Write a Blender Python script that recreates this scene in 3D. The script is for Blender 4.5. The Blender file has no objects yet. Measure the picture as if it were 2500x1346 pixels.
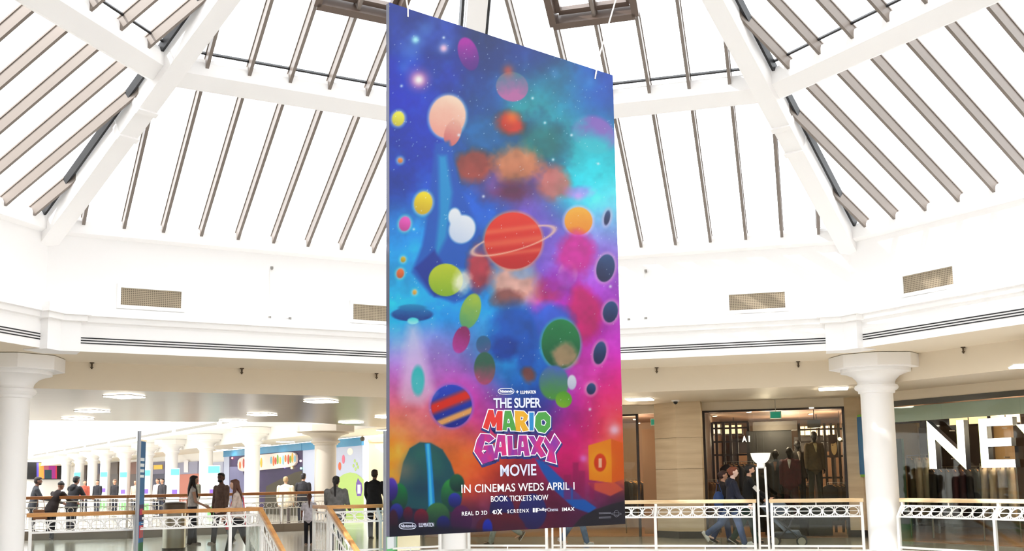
import bpy, bmesh, math, random
from mathutils import Vector, Matrix, Quaternion
random.seed(4)
SC = bpy.context.scene
COL = SC.collection

# ------------------------------------------------------------------ camera
S = 0.94
EYE = 1.6127 * S
F_PX, PITCH, ROLL, CY = 2612.92, 0.12720, 0.01530, 837.61
cam_d = bpy.data.cameras.new('camera')
cam_d.sensor_width = 36.0
cam_d.lens = F_PX / 2500 * 36.0
cam_d.shift_y = (CY - 673.0) / 2500
cam_d.clip_end = 400
cam = bpy.data.objects.new('camera', cam_d)
COL.objects.link(cam)
_r0 = Vector((1, 0, 0)); _f0 = Vector((0, math.cos(PITCH), math.sin(PITCH))); _u0 = Vector((0, -math.sin(PITCH), math.cos(PITCH)))
_r = math.cos(ROLL) * _r0 - math.sin(ROLL) * _u0
_u = math.sin(ROLL) * _r0 + math.cos(ROLL) * _u0
_m = Matrix((_r, _u, -_f0)).transposed().to_4x4()
_m.translation = Vector((0, 0, EYE))
cam.matrix_world = _m
SC.camera = cam

# ------------------------------------------------------------------ view, sky, sun
SC.view_settings.view_transform = 'Standard'
SC.view_settings.look = 'None'
SC.view_settings.gamma = 1.0
SC.view_settings.use_curve_mapping = False
SC.view_settings.exposure = 0.74
SC.cycles.max_bounces = 10
SC.cycles.diffuse_bounces = 5
SC.cycles.glossy_bounces = 4
SC.cycles.transmission_bounces = 8
SC.cycles.transparent_max_bounces = 16
SC.cycles.sample_clamp_indirect = 6.0
SC.cycles.use_denoising = True
W = bpy.data.worlds.new('sky'); SC.world = W
W.use_nodes = True
_bg = W.node_tree.nodes['Background']
_bg.inputs['Color'].default_value = (0.955, 0.985, 1.0, 1)
_bg.inputs['Strength'].default_value = 3.2
sun_d = bpy.data.lights.new('sun', 'SUN')
sun_d.energy = 4.0
sun_d.angle = math.radians(0.6)
sun_d.color = (1.0, 0.97, 0.93)
sun = bpy.data.objects.new('sun', sun_d)
COL.objects.link(sun)
SUN_FROM = Vector((-0.66, -0.48, 0.78))          # towards the sun: well to the left and behind the camera
sun.rotation_euler = SUN_FROM.to_track_quat('Z', 'Y').to_euler()
sun.location = (0, 0, 30)

# ------------------------------------------------------------------ measuring helpers (plan and height of things seen from the camera)
XC, YC, PHI = 0.1042 * S, 13.3417 * S, 0.12208
AP = math.cos(math.pi / 8)
_c, _s = math.cos(ROLL), math.sin(ROLL)
ORG = Vector((0, 0, EYE))
def ray(x, y):
    X, Y = x - 1250, y - CY
    a, b = _c * X - _s * Y, _s * X + _c * Y
    dx, dz = a / F_PX, -b / F_PX
    return Vector((dx, math.cos(PITCH) - dz * math.sin(PITCH), math.sin(PITCH) + dz * math.cos(PITCH)))
def atz(x, y, z):
    d = ray(x, y); return ORG + d * ((z - EYE) / d.z)
def aty(x, y, Y):
    d = ray(x, y); return ORG + d * (Y / d.y)
def onplane(x, y, p0, n):
    d = ray(x, y); return ORG + d * ((p0 - ORG).dot(n) / d.dot(n))
def project(P):
    x, y, z = P[0], P[1], P[2] - EYE
    d = y * math.cos(PITCH) + z * math.sin(PITCH)
    u = -y * math.sin(PITCH) + z * math.cos(PITCH)
    a, b = F_PX * x / d, -F_PX * u / d
    return (1250 + _c * a + _s * b, CY - _s * a + _c * b)
def nang(k): return PHI + math.pi / 2 - k * math.pi / 4
def node(k, R, z=0.0):                       # corner k of an octagon of corner radius R (0 far, 1 right, -1 left)
    return Vector((XC + R * math.cos(nang(k)), YC + R * math.sin(nang(k)), z))
def snorm(k):
    a = nang(k) - math.pi / 8
    return Vector((math.cos(a), math.sin(a), 0))
def stan(k):
    n = snorm(k); return Vector((n.y, -n.x, 0))
def side(k, s, R, z=0.0):                    # point on side k (between corners k and k+1), s metres from its middle
    return Vector((XC, YC, z)) + snorm(k) * (R * AP) + stan(k) * s
def onside(x, y, k, R):
    return onplane(x, y, side(k, 0, R), snorm(k))
def sof(P, k): return (P - Vector((XC, YC, 0))).dot(stan(k))

# ------------------------------------------------------------------ materials
def lin(c):
    return tuple(((v / 255) / 12.92 if v / 255 <= 0.04045 else ((v / 255 + 0.055) / 1.055) ** 2.4) for v in c)
MATS = {}
def mat(name, rgb, rough=0.6, metal=0.0, spec=0.5, emit=None, alpha=None):
    if name in MATS: return MATS[name]
    m = bpy.data.materials.new(name); m.use_nodes = True
    b = m.node_tree.nodes['Principled BSDF']
    b.inputs['Base Color'].default_value = (*lin(rgb), 1)
    b.inputs['Roughness'].default_value = rough
    b.inputs['Metallic'].default_value = metal
    b.inputs['Specular IOR Level'].default_value = spec
    if emit:
        b.inputs['Emission Color'].default_value = (*lin(rgb), 1)
        b.inputs['Emission Strength'].default_value = emit
    MATS[name] = m
    return m
def noisy(name, rgb1, rgb2, scale=(1, 1, 1), rough=0.6, detail=4, metal=0.0, bump=0.0, lo=0.35, hi=0.65, spec=0.5):
    if name in MATS: return MATS[name]
    m = mat(name, rgb1, rough, metal, spec)
    nt = m.node_tree; b = nt.nodes['Principled BSDF']
    tc = nt.nodes.new('ShaderNodeTexCoord'); mp = nt.nodes.new('ShaderNodeMapping')
    mp.inputs['Scale'].default_value = scale
    nz = nt.nodes.new('ShaderNodeTexNoise'); nz.inputs['Scale'].default_value = 1.0; nz.inputs['Detail'].default_value = detail
    cr = nt.nodes.new('ShaderNodeValToRGB')
    cr.color_ramp.elements[0].position = lo; cr.color_ramp.elements[0].color = (*lin(rgb1), 1)
    cr.color_ramp.elements[1].position = hi; cr.color_ramp.elements[1].color = (*lin(rgb2), 1)
    nt.links.new(tc.outputs['Object'], mp.inputs['Vector']); nt.links.new(mp.outputs['Vector'], nz.inputs['Vector'])
    nt.links.new(nz.outputs['Fac'], cr.inputs['Fac']); nt.links.new(cr.outputs['Color'], b.inputs['Base Color'])
    if bump:
        bp = nt.nodes.new('ShaderNodeBump'); bp.inputs['Strength'].default_value = bump
        nt.links.new(nz.outputs['Fac'], bp.inputs['Height']); nt.links.new(bp.outputs['Normal'], b.inputs['Normal'])
    return m
def glass(name, tint, gloss=0.08, rough=0.02):
    if name in MATS: return MATS[name]
    m = bpy.data.materials.new(name); m.use_nodes = True
    nt = m.node_tree; nt.nodes.clear()
    out = nt.nodes.new('ShaderNodeOutputMaterial'); mix = nt.nodes.new('ShaderNodeMixShader')
    tr = nt.nodes.new('ShaderNodeBsdfTransparent'); tr.inputs['Color'].default_value = (*tint, 1)
    gl = nt.nodes.new('ShaderNodeBsdfGlossy'); gl.inputs['Roughness'].default_value = rough
    lw = nt.nodes.new('ShaderNodeLayerWeight'); lw.inputs['Blend'].default_value = 0.25
    mr = nt.nodes.new('ShaderNodeMapRange'); mr.inputs['To Min'].default_value = gloss; mr.inputs['To Max'].default_value = 0.45
    nt.links.new(lw.outputs['Fresnel'], mr.inputs['Value']); nt.links.new(mr.outputs['Result'], mix.inputs['Fac'])
    nt.links.new(tr.outputs['BSDF'], mix.inputs[1]); nt.links.new(gl.outputs['BSDF'], mix.inputs[2])
    nt.links.new(mix.outputs['Shader'], out.inputs['Surface'])
    MATS[name] = m
    return m
WHITE = mat('white_plaster', (248, 246, 244), 0.75)
WHITE2 = mat('white_painted_metal', (246, 245, 242), 0.35)
CREAM = mat('cream_plaster', (232, 219, 197), 0.8)
BAR = mat('grey_brown_bar', (126, 115, 106), 0.45)
BLACK = mat('black_gasket', (28, 28, 30), 0.5)
BRONZE = mat('bronze_frame', (98, 82, 72), 0.4, 0.2)
WOOD = noisy('oak_handrail', (214, 160, 98), (188, 128, 70), (2, 2, 14), 0.35)
STEEL = mat('brushed_steel', (176, 172, 160), 0.28, 1.0)
SKYGLASS = glass('skylight_glass', (0.985, 0.99, 1.0), 0.03)
CLEAR = glass('clear_glass', (0.90, 0.94, 0.92), 0.03)
SHOPGLASS = glass('shop_glass', (0.86, 0.89, 0.86), 0.025)
LIGHT = mat('light_panel', (255, 250, 238), 0.5, emit=9.0)
DARK = mat('dark_interior', (52, 42, 36), 0.8)

# ------------------------------------------------------------------ mesh builder
class MB:
    def __init__(s): s.v, s.f = [], []
    def add(s, vs, fs):
        n = len(s.v); s.v += [Vector(v) for v in vs]; s.f += [tuple(i + n for i in f) for f in fs]; return s
    def box(s, c, ax, ay, az):                       # centre, half-axis vectors
        c, ax, ay, az = Vector(c), Vector(ax), Vector(ay), Vector(az)
        vs = [c + i * ax + j * ay + k * az for k in (-1, 1) for j in (-1, 1) for i in (-1, 1)]
        return s.add(vs, [(0, 2, 3, 1), (4, 5, 7, 6), (0, 1, 5, 4), (2, 6, 7, 3), (1, 3, 7, 5), (0, 4, 6, 2)])
    def abox(s, x0, x1, y0, y1, z0, z1):
        return s.box(((x0 + x1) / 2, (y0 + y1) / 2, (z0 + z1) / 2), ((x1 - x0) / 2, 0, 0), (0, (y1 - y0) / 2, 0), (0, 0, (z1 - z0) / 2))
    def bar(s, a, b, w, h, up=(0, 0, 1)):            # rectangular bar from a to b
        a, b = Vector(a), Vector(b); d = (b - a); L = d.length; d.normalize()
        u = Vector(up); x = d.cross(u)
        if x.length < 1e-5: x = d.cross(Vector((1, 0, 0)))
        x.normalize(); u = x.cross(d)
        return s.box((a + b) / 2, d * L / 2, x * w / 2, u * h / 2)
    def tube(s, pts, r, n=10, closed=False):
        pts = [Vector(p) for p in pts]; m = len(pts); rr = r if isinstance(r, (list, tuple)) else [r] * m
        rings = []; prev = None
        for i, p in enumerate(pts):
            if closed: t = pts[(i + 1) % m] - pts[i - 1]
            else: t = (pts[min(i + 1, m - 1)] - pts[max(i - 1, 0)])
            t.normalize()
            if prev is None:
                x = t.orthogonal().normalized()
            else:
                x = (prev - t * prev.dot(t)).normalized()
            prev = x; y = t.cross(x)
            rings.append([p + rr[i] * (math.cos(2 * math.pi * j / n) * x + math.sin(2 * math.pi * j / n) * y) for j in range(n)])
        vs = [v for rg in rings for v in rg]; fs = []
        for i in range(m if closed else m - 1):
            i2 = (i + 1) % m
            for j in range(n):
                fs.append((i * n + j, i * n + (j + 1) % n, i2 * n + (j + 1) % n, i2 * n + j))
        if not closed: fs += [tuple(range(n - 1, -1, -1)), tuple((m - 1) * n + j for j in range(n))]
        return s.add(vs, fs)
    def lathe(s, prof, n=40, c=(0, 0, 0)):
        c = Vector(c); vs = []; fs = []; m = len(prof)
        for r, z in prof:
            for j in range(n):
                a = 2 * math.pi * j / n; vs.append(c + Vector((r * math.cos(a), r * math.sin(a), z)))
        for i in range(m - 1):
            for j in range(n):
                fs.append((i * n + j, i * n + (j + 1) % n, (i + 1) * n + (j + 1) % n, (i + 1) * n + j))
        fs += [tuple(range(n - 1, -1, -1)), tuple((m - 1) * n + j for j in range(n))]
        return s.add(vs, fs)
    def prism(s, poly, d):                           # polygon (3-D points) pushed along d
        n = len(poly); P = [Vector(p) for p in poly]; d = Vector(d)
        return s.add(P + [p + d for p in P], [tuple(range(n - 1, -1, -1)), tuple(range(n, 2 * n))] + [(i, (i + 1) % n, (i + 1) % n + n, i + n) for i in range(n)])
    def face(s, pts): return s.add(pts, [tuple(range(len(pts)))])
    def ball(s, c, r, nu=16, nv=10):
        c = Vector(c); r = Vector(r) if hasattr(r, '__len__') else Vector((r, r, r)); vs = [c + Vector((0, 0, -r.z))]; fs = []
        for i in range(1, nv):
            p = -math.pi / 2 + math.pi * i / nv
            for j in range(nu):
                a = 2 * math.pi * j / nu
                vs.append(c + Vector((r.x * math.cos(p) * math.cos(a), r.y * math.cos(p) * math.sin(a), r.z * math.sin(p))))
        vs.append(c + Vector((0, 0, r.z))); t = len(vs) - 1
        for j in range(nu): fs.append((0, 1 + (j + 1) % nu, 1 + j))
        for i in range(nv - 2):
            for j in range(nu):
                a = 1 + i * nu; fs.append((a + j, a + (j + 1) % nu, a + nu + (j + 1) % nu, a + nu + j))
        a = 1 + (nv - 2) * nu
        for j in range(nu): fs.append((a + j, a + (j + 1) % nu, t))
        return s.add(vs, fs)
    def build(s, name, m, parent=None, smooth=None, bevel=0.0):
        me = bpy.data.meshes.new(name); me.from_pydata([tuple(v) for v in s.v], [], s.f)
        bm = bmesh.new(); bm.from_mesh(me); bmesh.ops.recalc_face_normals(bm, faces=bm.faces); bm.to_mesh(me); bm.free()
        if m: me.materials.append(m)
        o = bpy.data.objects.new(name, me); COL.objects.link(o)
        if parent is not None: adopt(o, parent)
        if smooth:
            for p in me.polygons: p.use_smooth = True
            me.set_sharp_from_angle(angle=math.radians(smooth))
        if bevel:
            b = o.modifiers.new('bevel', 'BEVEL'); b.width = bevel; b.segments = 2; b.limit_method = 'ANGLE'
        return o
def adopt(o, parent):                                # child keeps the place it was modelled in
    o.parent = parent
    o.matrix_parent_inverse = world_of(parent).inverted()
def world_of(o):
    m = Matrix.LocRotScale(o.location, o.rotation_euler, o.scale)
    return (world_of(o.parent) @ o.matrix_parent_inverse @ m) if o.parent else m
def tag(o, label=None, cat=None, group=None, kind=None):
    if label: o['label'] = label
    if cat: o['category'] = cat
    if group: o['group'] = group
    if kind: o['kind'] = kind
    return o
def empty(name, loc, label=None, cat=None, group=None, kind=None, rz=0.0):
    o = bpy.data.objects.new(name, None); COL.objects.link(o)
    o.location = loc; o.rotation_euler = (0, 0, rz); o.empty_display_size = 0.2
    return tag(o, label, cat, group, kind)
def copy_tree(o, parent=None):
    c = o.copy(); COL.objects.link(c)
    if parent is not None: c.parent = parent
    for ch in list(o.children): copy_tree(ch, c)
    return c
def struct(o, label=None): return tag(o, label, kind='structure')
# ================================================================== the setting: octagonal hall
ZC = 3.62 * S                                         # mall ceiling
RC = 12.77 * S                                        # column ring
def osweep(prof, ks=range(8), close=False):           # profile [(R, z)] run round the octagon
    mb = MB()
    for k in ks:
        n = len(prof)
        vs = [node(k, r, z) for r, z in prof] + [node(k + 1, r, z) for r, z in prof]
        mb.add(vs, [(i, i + 1, n + i + 1, n + i) for i in range(n - 1)])
    return mb
P_ = lambda L: [(r * S, z * S) for r, z in L]
# drum wall under the skylight, with its eaves beam
struct(osweep(P_([(12.1, 6.95), (11.62, 6.95), (11.45, 6.86), (11.42, 6.80), (11.42, 6.56), (11.6, 6.52), (11.6, 5.10)])).build('wall_drum', WHITE), 'white octagonal wall under the skylight')
# cornice and frieze
struct(osweep(P_([(11.6, 5.12), (11.45, 5.10), (11.28, 5.03), (11.16, 4.97), (11.02, 4.95), (11.02, 4.87), (11.08, 4.86), (11.10, 4.76), (11.16, 4.74), (11.18, 4.70)])).build('trim_1', WHITE, smooth=25), 'stepped white cornice round the hall')
struct(osweep(P_([(11.18, 4.72), (11.18, 4.19)])).build('trim_2', WHITE), 'plain white frieze under the cornice')
struct(osweep(P_([(11.18, 4.19), (13.3, 4.19), (13.3, 3.62)])).build('trim_3', CREAM), 'cream soffit and downstand behind the columns')
# corner blocks of the frieze
for k in range(8):
    mb = MB()
    for r0, z0, z1, w in ((11.0, 4.17, 4.75, 0.36), (10.9, 4.75, 4.86, 0.42), (10.84, 4.86, 5.03, 0.46)):
        r0 *= S; z0 *= S; z1 *= S; w *= S
        e = node(k, r0); a = e + (node(k - 1, r0) - e).normalized() * w; b = e + (node(k + 1, r0) - e).normalized() * w
        a2 = a + snorm(k - 1) * 0.5; b2 = b + snorm(k) * 0.5; e2 = node(k, r0 + 0.6)
        mb.prism([(p.x, p.y, z0) for p in (a, e, b, b2, e2, a2)], (0, 0, z1 - z0))
    struct(mb.build('trim_%d' % (4 + k), WHITE), 'white corner block on the frieze')
# floor, slab edge, lower floor
FLOOR = noisy('polished_stone_floor', (186, 180, 166), (170, 164, 150), (0.6, 0.6, 0.6), 0.16, spec=0.6)
mb = MB()
RF = 12.95 * S
outer = [(-70, -12), (-70, 120), (40, 120), (40, -12)]
mb2 = osweep([(RF, 0.0), (20 * S, 0.0)])
struct(mb2.build('floor', FLOOR), 'polished stone gallery floor')
o8 = [node(k, 20 * S) for k in range(8)]
mb = MB()
# big floor round the octagon out to the far malls
mb.face([node(0, 20 * S), node(-1, 20 * S), Vector((-80, o8[7].y, 0)), Vector((-80, 130, 0)), Vector((o8[0].x, 130, 0))])
mb.face([node(0, 20 * S), Vector((o8[0].x, 130, 0)), Vector((60, 130, 0)), Vector((60, node(1, 20 * S).y, 0)), node(1, 20 * S)])
mb.face([node(1, 20 * S), Vector((60, node(1, 20 * S).y, 0)), Vector((60, node(2, 20 * S).y, 0)), node(2, 20 * S)])
mb.face([node(-1, 20 * S), node(-2, 20 * S), Vector((-80, node(-2, 20 * S).y, 0)), Vector((-80, node(-1, 20 * S).y, 0))])
struct(mb.build('floor_mall', FLOOR), 'polished stone floor of the malls')
struct(osweep([(RF, 0.0), (RF - 0.28, 0.0), (RF - 0.28, -0.55), (RF + 0.3, -0.60), (20 * S, -0.60)]).build('trim_12', WHITE), 'white edge of the gallery floor')
struct(osweep([(0.01, -4.6), (16, -4.6)]).build('floor_lower', noisy('lower_stone', (222, 220, 216), (206, 204, 200), (0.5, 0.5, 0.5), 0.3)), 'stone floor of the level below')
struct(osweep([(16, -4.6), (16, -0.6)]).build('wall_lower', CREAM), 'wall of the level below')
# mall ceiling (metal strips)
m = mat('metal_strip_ceiling', (176, 160, 140), 0.30, 0.7)
nt = m.node_tree; b = nt.nodes['Principled BSDF']
tc = nt.nodes.new('ShaderNodeTexCoord'); mp = nt.nodes.new('ShaderNodeMapping'); mp.inputs['Rotation'].default_value = (0, 0, 0.12)
br = nt.nodes.new('ShaderNodeTexBrick'); br.inputs['Scale'].default_value = 1.0
br.inputs['Brick Width'].default_value = 1.9; br.inputs['Row Height'].default_value = 0.14; br.inputs['Mortar Size'].default_value = 0.012
br.offset = 0.0
br.inputs['Color1'].default_value = (*lin((126, 112, 96)), 1); br.inputs['Color2'].default_value = (*lin((118, 105, 89)), 1); br.inputs['Mortar'].default_value = (*lin((120, 106, 92)), 1)
nt.links.new(tc.outputs['Object'], mp.inputs['Vector']); nt.links.new(mp.outputs['Vector'], br.inputs['Vector'])
nt.links.new(br.outputs['Color'], b.inputs['Base Color'])
CEIL = m
CEIL2 = noisy('cream_ceiling', (226, 212, 190), (220, 206, 184), (0.3, 0.3, 0.3), 0.55)
RI = 13.3 * S
edge = [atz(40, 1026.5, ZC), atz(300, 1028.5, ZC), atz(540, 1031, ZC), atz(720, 1031, ZC), atz(770, 1033, ZC), atz(900, 1042, ZC), atz(1000, 1046, ZC)]
ceil_left = [node(0, RI, ZC), node(-1, RI, ZC), Vector((-19, edge[0].y - 1.2, ZC))] + edge + [Vector((edge[-1].x + 3, edge[-1].y, ZC))]
struct(MB().face([Vector((p.x, p.y, ZC)) for p in ceil_left]).build('ceiling_left', CEIL), 'shiny beige metal strip ceiling')
mb = MB()
e1 = Vector((edge[-1].x + 3, edge[-1].y, ZC))
mb.face([node(0, RI, ZC), e1, Vector((20, e1.y, ZC)), node(1, 24, ZC), node(1, RI, ZC)])
for k in (1, 2, 3, 4, 5, 6):
    if k == 6:
        mb.face([node(-2, RI, ZC), node(-2, 24, ZC), Vector((-19, edge[0].y - 1.2, ZC)), node(-1, RI, ZC)]); continue
    mb.add([node(k, RI, ZC), node(k + 1, RI, ZC), node(k + 1, 24, ZC), node(k, 24, ZC)], [(0, 1, 2, 3)])
struct(mb.build('ceiling', CEIL2), 'cream mall ceiling')
# plain walls behind and beside the camera
struct(osweep([(17.5, 0), (17.5, ZC)], ks=(2, 3, 4, 5)).build('wall_back', CREAM), 'cream wall behind the camera')
# ------------------------------------------------------------------ columns
def column(base, label, dia=0.685 * S, scale=1.0, m=WHITE):
    r = dia / 2; z = scale * S
    prof = [(r, 0), (r, 3.36 * z), (r * 1.12, 3.37 * z), (r * 1.14, 3.42 * z), (r * 1.30, 3.45 * z), (r * 1.36, 3.49 * z), (r * 1.30, 3.54 * z),
            (r * 1.16, 3.56 * z), (r * 1.15, 3.60 * z), (r * 1.22, 3.66 * z), (r * 1.45, 3.74 * z), (r * 1.85, 3.80 * z), (r * 2.15, 3.82 * z), (r * 2.15, 3.90 * z)]
    o = MB().lathe(prof, 48, base).build('column', m, smooth=40)
    R = r * 2.85
    ab = MB().prism([Vector(base) + Vector((R * math.cos(a), R * math.sin(a), 3.90 * z)) for a in [PHI + math.pi / 8 + i * math.pi / 4 for i in range(8)]], (0, 0, 0.28 * z))
    a = ab.build('abacus', m, o, bevel=0.01)
    return struct(o, label)
for k in (0, 1, 2, 6, 7):
    column(node(k, RC), ['white round column behind the hanging banner', 'white round column in front of the menswear and letter shop', 'white round column out of frame right', 'white round column', 'white round column', 'white round column', 'white round column out of frame left', 'white round column at the left edge of the photo'][k])
# ------------------------------------------------------------------ skylight: hip ribs, ring beam, glass and bars
RE, HE, RR, HR = 11.6027 * S, 6.8583 * S, 7.8464 * S, 9.1427 * S
SLOPE = (HR - HE) / (RE - RR)
hgl = lambda R: HE + (RE - R) * SLOPE
RT = 1.4                                               # crown ring
for k in range(8):
    a, b = node(k, RE + 0.25, hgl(RE + 0.25)), node(k, RT, hgl(RT))
    d = (b - a).normalized(); x = d.cross(Vector((0, 0, 1))).normalized(); u = x.cross(d)
    mb = MB().bar(a - u * 0.24, b - u * 0.24, 0.34, 0.46, u)
    for t in (0.0, 0.16):                              # splice collars either side of the ring beam
        p = node(k, RR, hgl(RR)) - d * (0.85 + t * 4) - u * 0.25
        mb.box(p, d * 0.05, x * 0.19, u * 0.26)
    o = mb.build('hip_rafter', WHITE); struct(o, 'white box hip rafter of the skylight')
struct(osweep([(RT + .1, hgl(RT) + .05), (RT - .15, hgl(RT) + .05), (RT - .15, hgl(RT) - .5), (RT + .1, hgl(RT) - .5)]).build('crown_ring', WHITE), 'white crown ring of the skylight')
mb = osweep([(RR + 0.02, HR - 0.03), (RR - 0.14, HR + 0.03), (RR - 0.16, HR - 0.04), (RR - 0.16, HR - 0.26), (RR + 0.14, HR - 0.44), (RR + 0.26, HR - 0.40), (RR + 0.26, HR - 0.17)])
struct(mb.build('ring_beam', WHITE), 'white ring beam halfway up the skylight')
SP = 0.765 * S
TQ = math.tan(math.pi / 8)
wn = 0
for k in range(8):
    n, t = snorm(k), stan(k)
    for (R0, R1, nm) in ((RE, RR, 'lower'), (RR, RT, 'upper')):
        wn += 1
        up = Vector((0, 0, 1)) * AP + n * SLOPE; up.normalize()           # glass normal (upwards)
        g = 0.02
        q = [node(k, R0, hgl(R0)), node(k + 1, R0, hgl(R0)), node(k + 1, R1, hgl(R1)), node(k, R1, hgl(R1))]
        w = MB().prism([p + up * g for p in q], up * 0.012).build('window_%d' % wn, SKYGLASS)
        struct(w, '%s tier of skylight glass' % nm)
        for j in range(-6, 7):
            s = j * SP
            if abs(s) > R0 * AP * TQ - 0.12: continue
            Rtop = max(R1, abs(s) / (AP * TQ) + 0.15)
            if R0 - Rtop < 0.3: continue
            a = side(k, s, R0 - 0.02, hgl(R0 - 0.02)); b_ = side(k, s, Rtop, hgl(Rtop))
            mb = MB().bar(a - up * 0.095, b_ - up * 0.095, 0.058, 0.19, up)
            mb.bar(a - up * 0.0, b_ - up * 0.0, 0.085, 0.024, up)
            o = mb.build('glazing_bar', BAR, w)
        # dark gaskets along sill and hips
        mb = MB()
        i = side(k, -R0 * AP * TQ + 0.1, R0 - 0.20, hgl(R0 - 0.20)); j2 = side(k, R0 * AP * TQ - 0.1, R0 - 0.20, hgl(R0 - 0.20))
        if nm == 'upper':
            mb.bar(i - up * 0.01, j2 - up * 0.01, 0.035, 0.05, up)
            mb.build('sill_gasket', BLACK, w)
        mb = MB()
        for sg in (-1, 1):
            ra, rb = R0 - 0.1, R1 + 0.2
            pa = side(k, sg * (ra * AP * TQ - 0.27), ra, hgl(ra)); pb = side(k, sg * (rb * AP * TQ - 0.27), rb, hgl(rb))
            mb.bar(pa - up * 0.06, pb - up * 0.06, 0.05, 0.13, up)
        mb.build('hip_gasket', BLACK, w)
# smoke hatches in the upper tier of the two far faces
for k in (-1, 0):
    n, t = snorm(k), stan(k)
    up = (Vector((0, 0, 1)) * AP + n * SLOPE).normalized(); dn = t.cross(up)
    P0 = side(k, 0, RR, HR)
    pl = [onplane(x, y, P0, up) for x, y in (((1345, 74), (1545, 60)) if k == 0 else ((762, 22), (962, 66)))]
    cs = 0.0 if k == 0 else 0.0
    Rb = min(((P - Vector((XC, YC, 0))).dot(n)) for P in pl) / AP - 0.20
    ss = [sof(p, k) for p in pl]
    s0 = round(ss[0] / SP) * SP; s1 = s0 + 2 * SP
    a = side(k, s0, Rb, hgl(Rb)); b_ = side(k, s1, Rb, hgl(Rb))
    R2 = Rb - 1.9; c_ = side(k, s1, R2, hgl(R2)); d_ = side(k, s0, R2, hgl(R2))
    e = empty('roof_hatch', (a + b_ + c_ + d_) / 4, 'bronze framed roof hatch in the skylight face ' + ('left of the banner' if k < 0 else 'right of the banner'), 'roof hatch', 'roof hatches')
    fr = MB()
    for p, q in ((a, b_), (b_, c_), (c_, d_), (d_, a)):
        fr.bar(p - up * 0.12, q - up * 0.12, 0.12, 0.30, up)
    fr.build('frame', BRONZE, e)
    fr = MB()
    f2 = lambda p: (p - (a + c_) / 2) * 0.86 + (a + c_) / 2 - up * 0.02
    for p, q in ((a, b_), (b_, c_), (c_, d_), (d_, a)): fr.bar(f2(p), f2(q), 0.09, 0.12, up)
    fr.bar((f2(a) + f2(b_)) / 2, (f2(c_) + f2(d_)) / 2, 0.12, 0.14, up)
    fr.build('casement', BRONZE, e)
# ------------------------------------------------------------------ fittings of the drum
MESH_ = mat('vent_mesh', (168, 152, 128), 0.6, 0.1)
_nt = MESH_.node_tree; _ch = _nt.nodes.new('ShaderNodeTexBrick'); _tc = _nt.nodes.new('ShaderNodeTexCoord')
_ch.inputs['Scale'].default_value = 1.0; _ch.inputs['Brick Width'].default_value = 0.035; _ch.inputs['Row Height'].default_value = 0.035; _ch.inputs['Mortar Size'].default_value = 0.007; _ch.offset = 0
_ch.inputs['Color1'].default_value = (*lin((108, 95, 78)), 1); _ch.inputs['Color2'].default_value = (*lin((108, 95, 78)), 1); _ch.inputs['Mortar'].default_value = (*lin((172, 157, 132)), 1)
_nt.links.new(_tc.outputs['UV'], _ch.inputs['Vector']); _nt.links.new(_ch.outputs['Color'], _nt.nodes['Principled BSDF'].inputs['Base Color'])
VL = {(-1, -1): 'beige mesh air vent in the white wall left of the banner', (-1, 1): 'sun striped air vent half hidden by the left edge of the banner', (0, 1): 'darkest mesh air vent, nearest right of the banner', (1, -1): 'pale mesh air vent on the right-hand wall, above the second column'}
for k in (-2, -1, 0, 1):
    for sg in (-1, 1):
        s0, s1 = 1.875 * S, 3.06 * S
        c = side(k, sg * (s0 + s1) / 2, 11.6 * S, 5.385 * S)
        n, t = snorm(k), stan(k)
        e = empty('air_vent', c, VL.get((k, sg), 'mesh air vent out of frame'), 'air vent', 'air vents on the drum')
        hw, hh = (s1 - s0) / 2, 0.175 * S
        fr = MB()
        for dz in (-1, 1): fr.box(c - n * 0.012 + Vector((0, 0, dz * (hh + 0.035))), t * (hw + 0.07), n * 0.02, (0, 0, 0.035))
        for ds in (-1, 1): fr.box(c - n * 0.012 + t * ds * (hw + 0.035), t * 0.035, n * 0.02, (0, 0, hh))
        fr.build('frame', WHITE2, e)
        pm = MB().box(c - n * 0.006, t * hw, n * 0.008, (0, 0, hh)).build('mesh_panel', MESH_, e)
        uv = pm.data.uv_layers.new(name='UVMap')
        for lp in pm.data.loops:
            v = pm.data.vertices[lp.vertex_index].co; uv.data[lp.index].uv = ((Vector(v) - c).dot(t), v.z)
# long triple slot grilles in the frieze
for k in (-2, -1, 0, 1):
    n, t = snorm(k), stan(k)
    L = 11.18 * S * AP * TQ - 0.42 * S
    c = side(k, 0, 11.18 * S, 4.41 * S)
    lab = {-1: 'long triple slot grille in the frieze left of the banner', 0: 'long triple slot grille in the frieze right of the banner, up to the second column', 1: 'long triple slot grille in the frieze at the far right', -2: 'long triple slot grille in the frieze at the far left'}[k]
    e = empty('slot_grille', c, lab, 'air grille', 'slot grilles')
    for z in (4.455, 4.405, 4.355):
        MB().box(side(k, 0, 11.18 * S, z * S) - n * 0.0, t * L, n * 0.006, (0, 0, 0.0105)).build('slot', BLACK, e)
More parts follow.
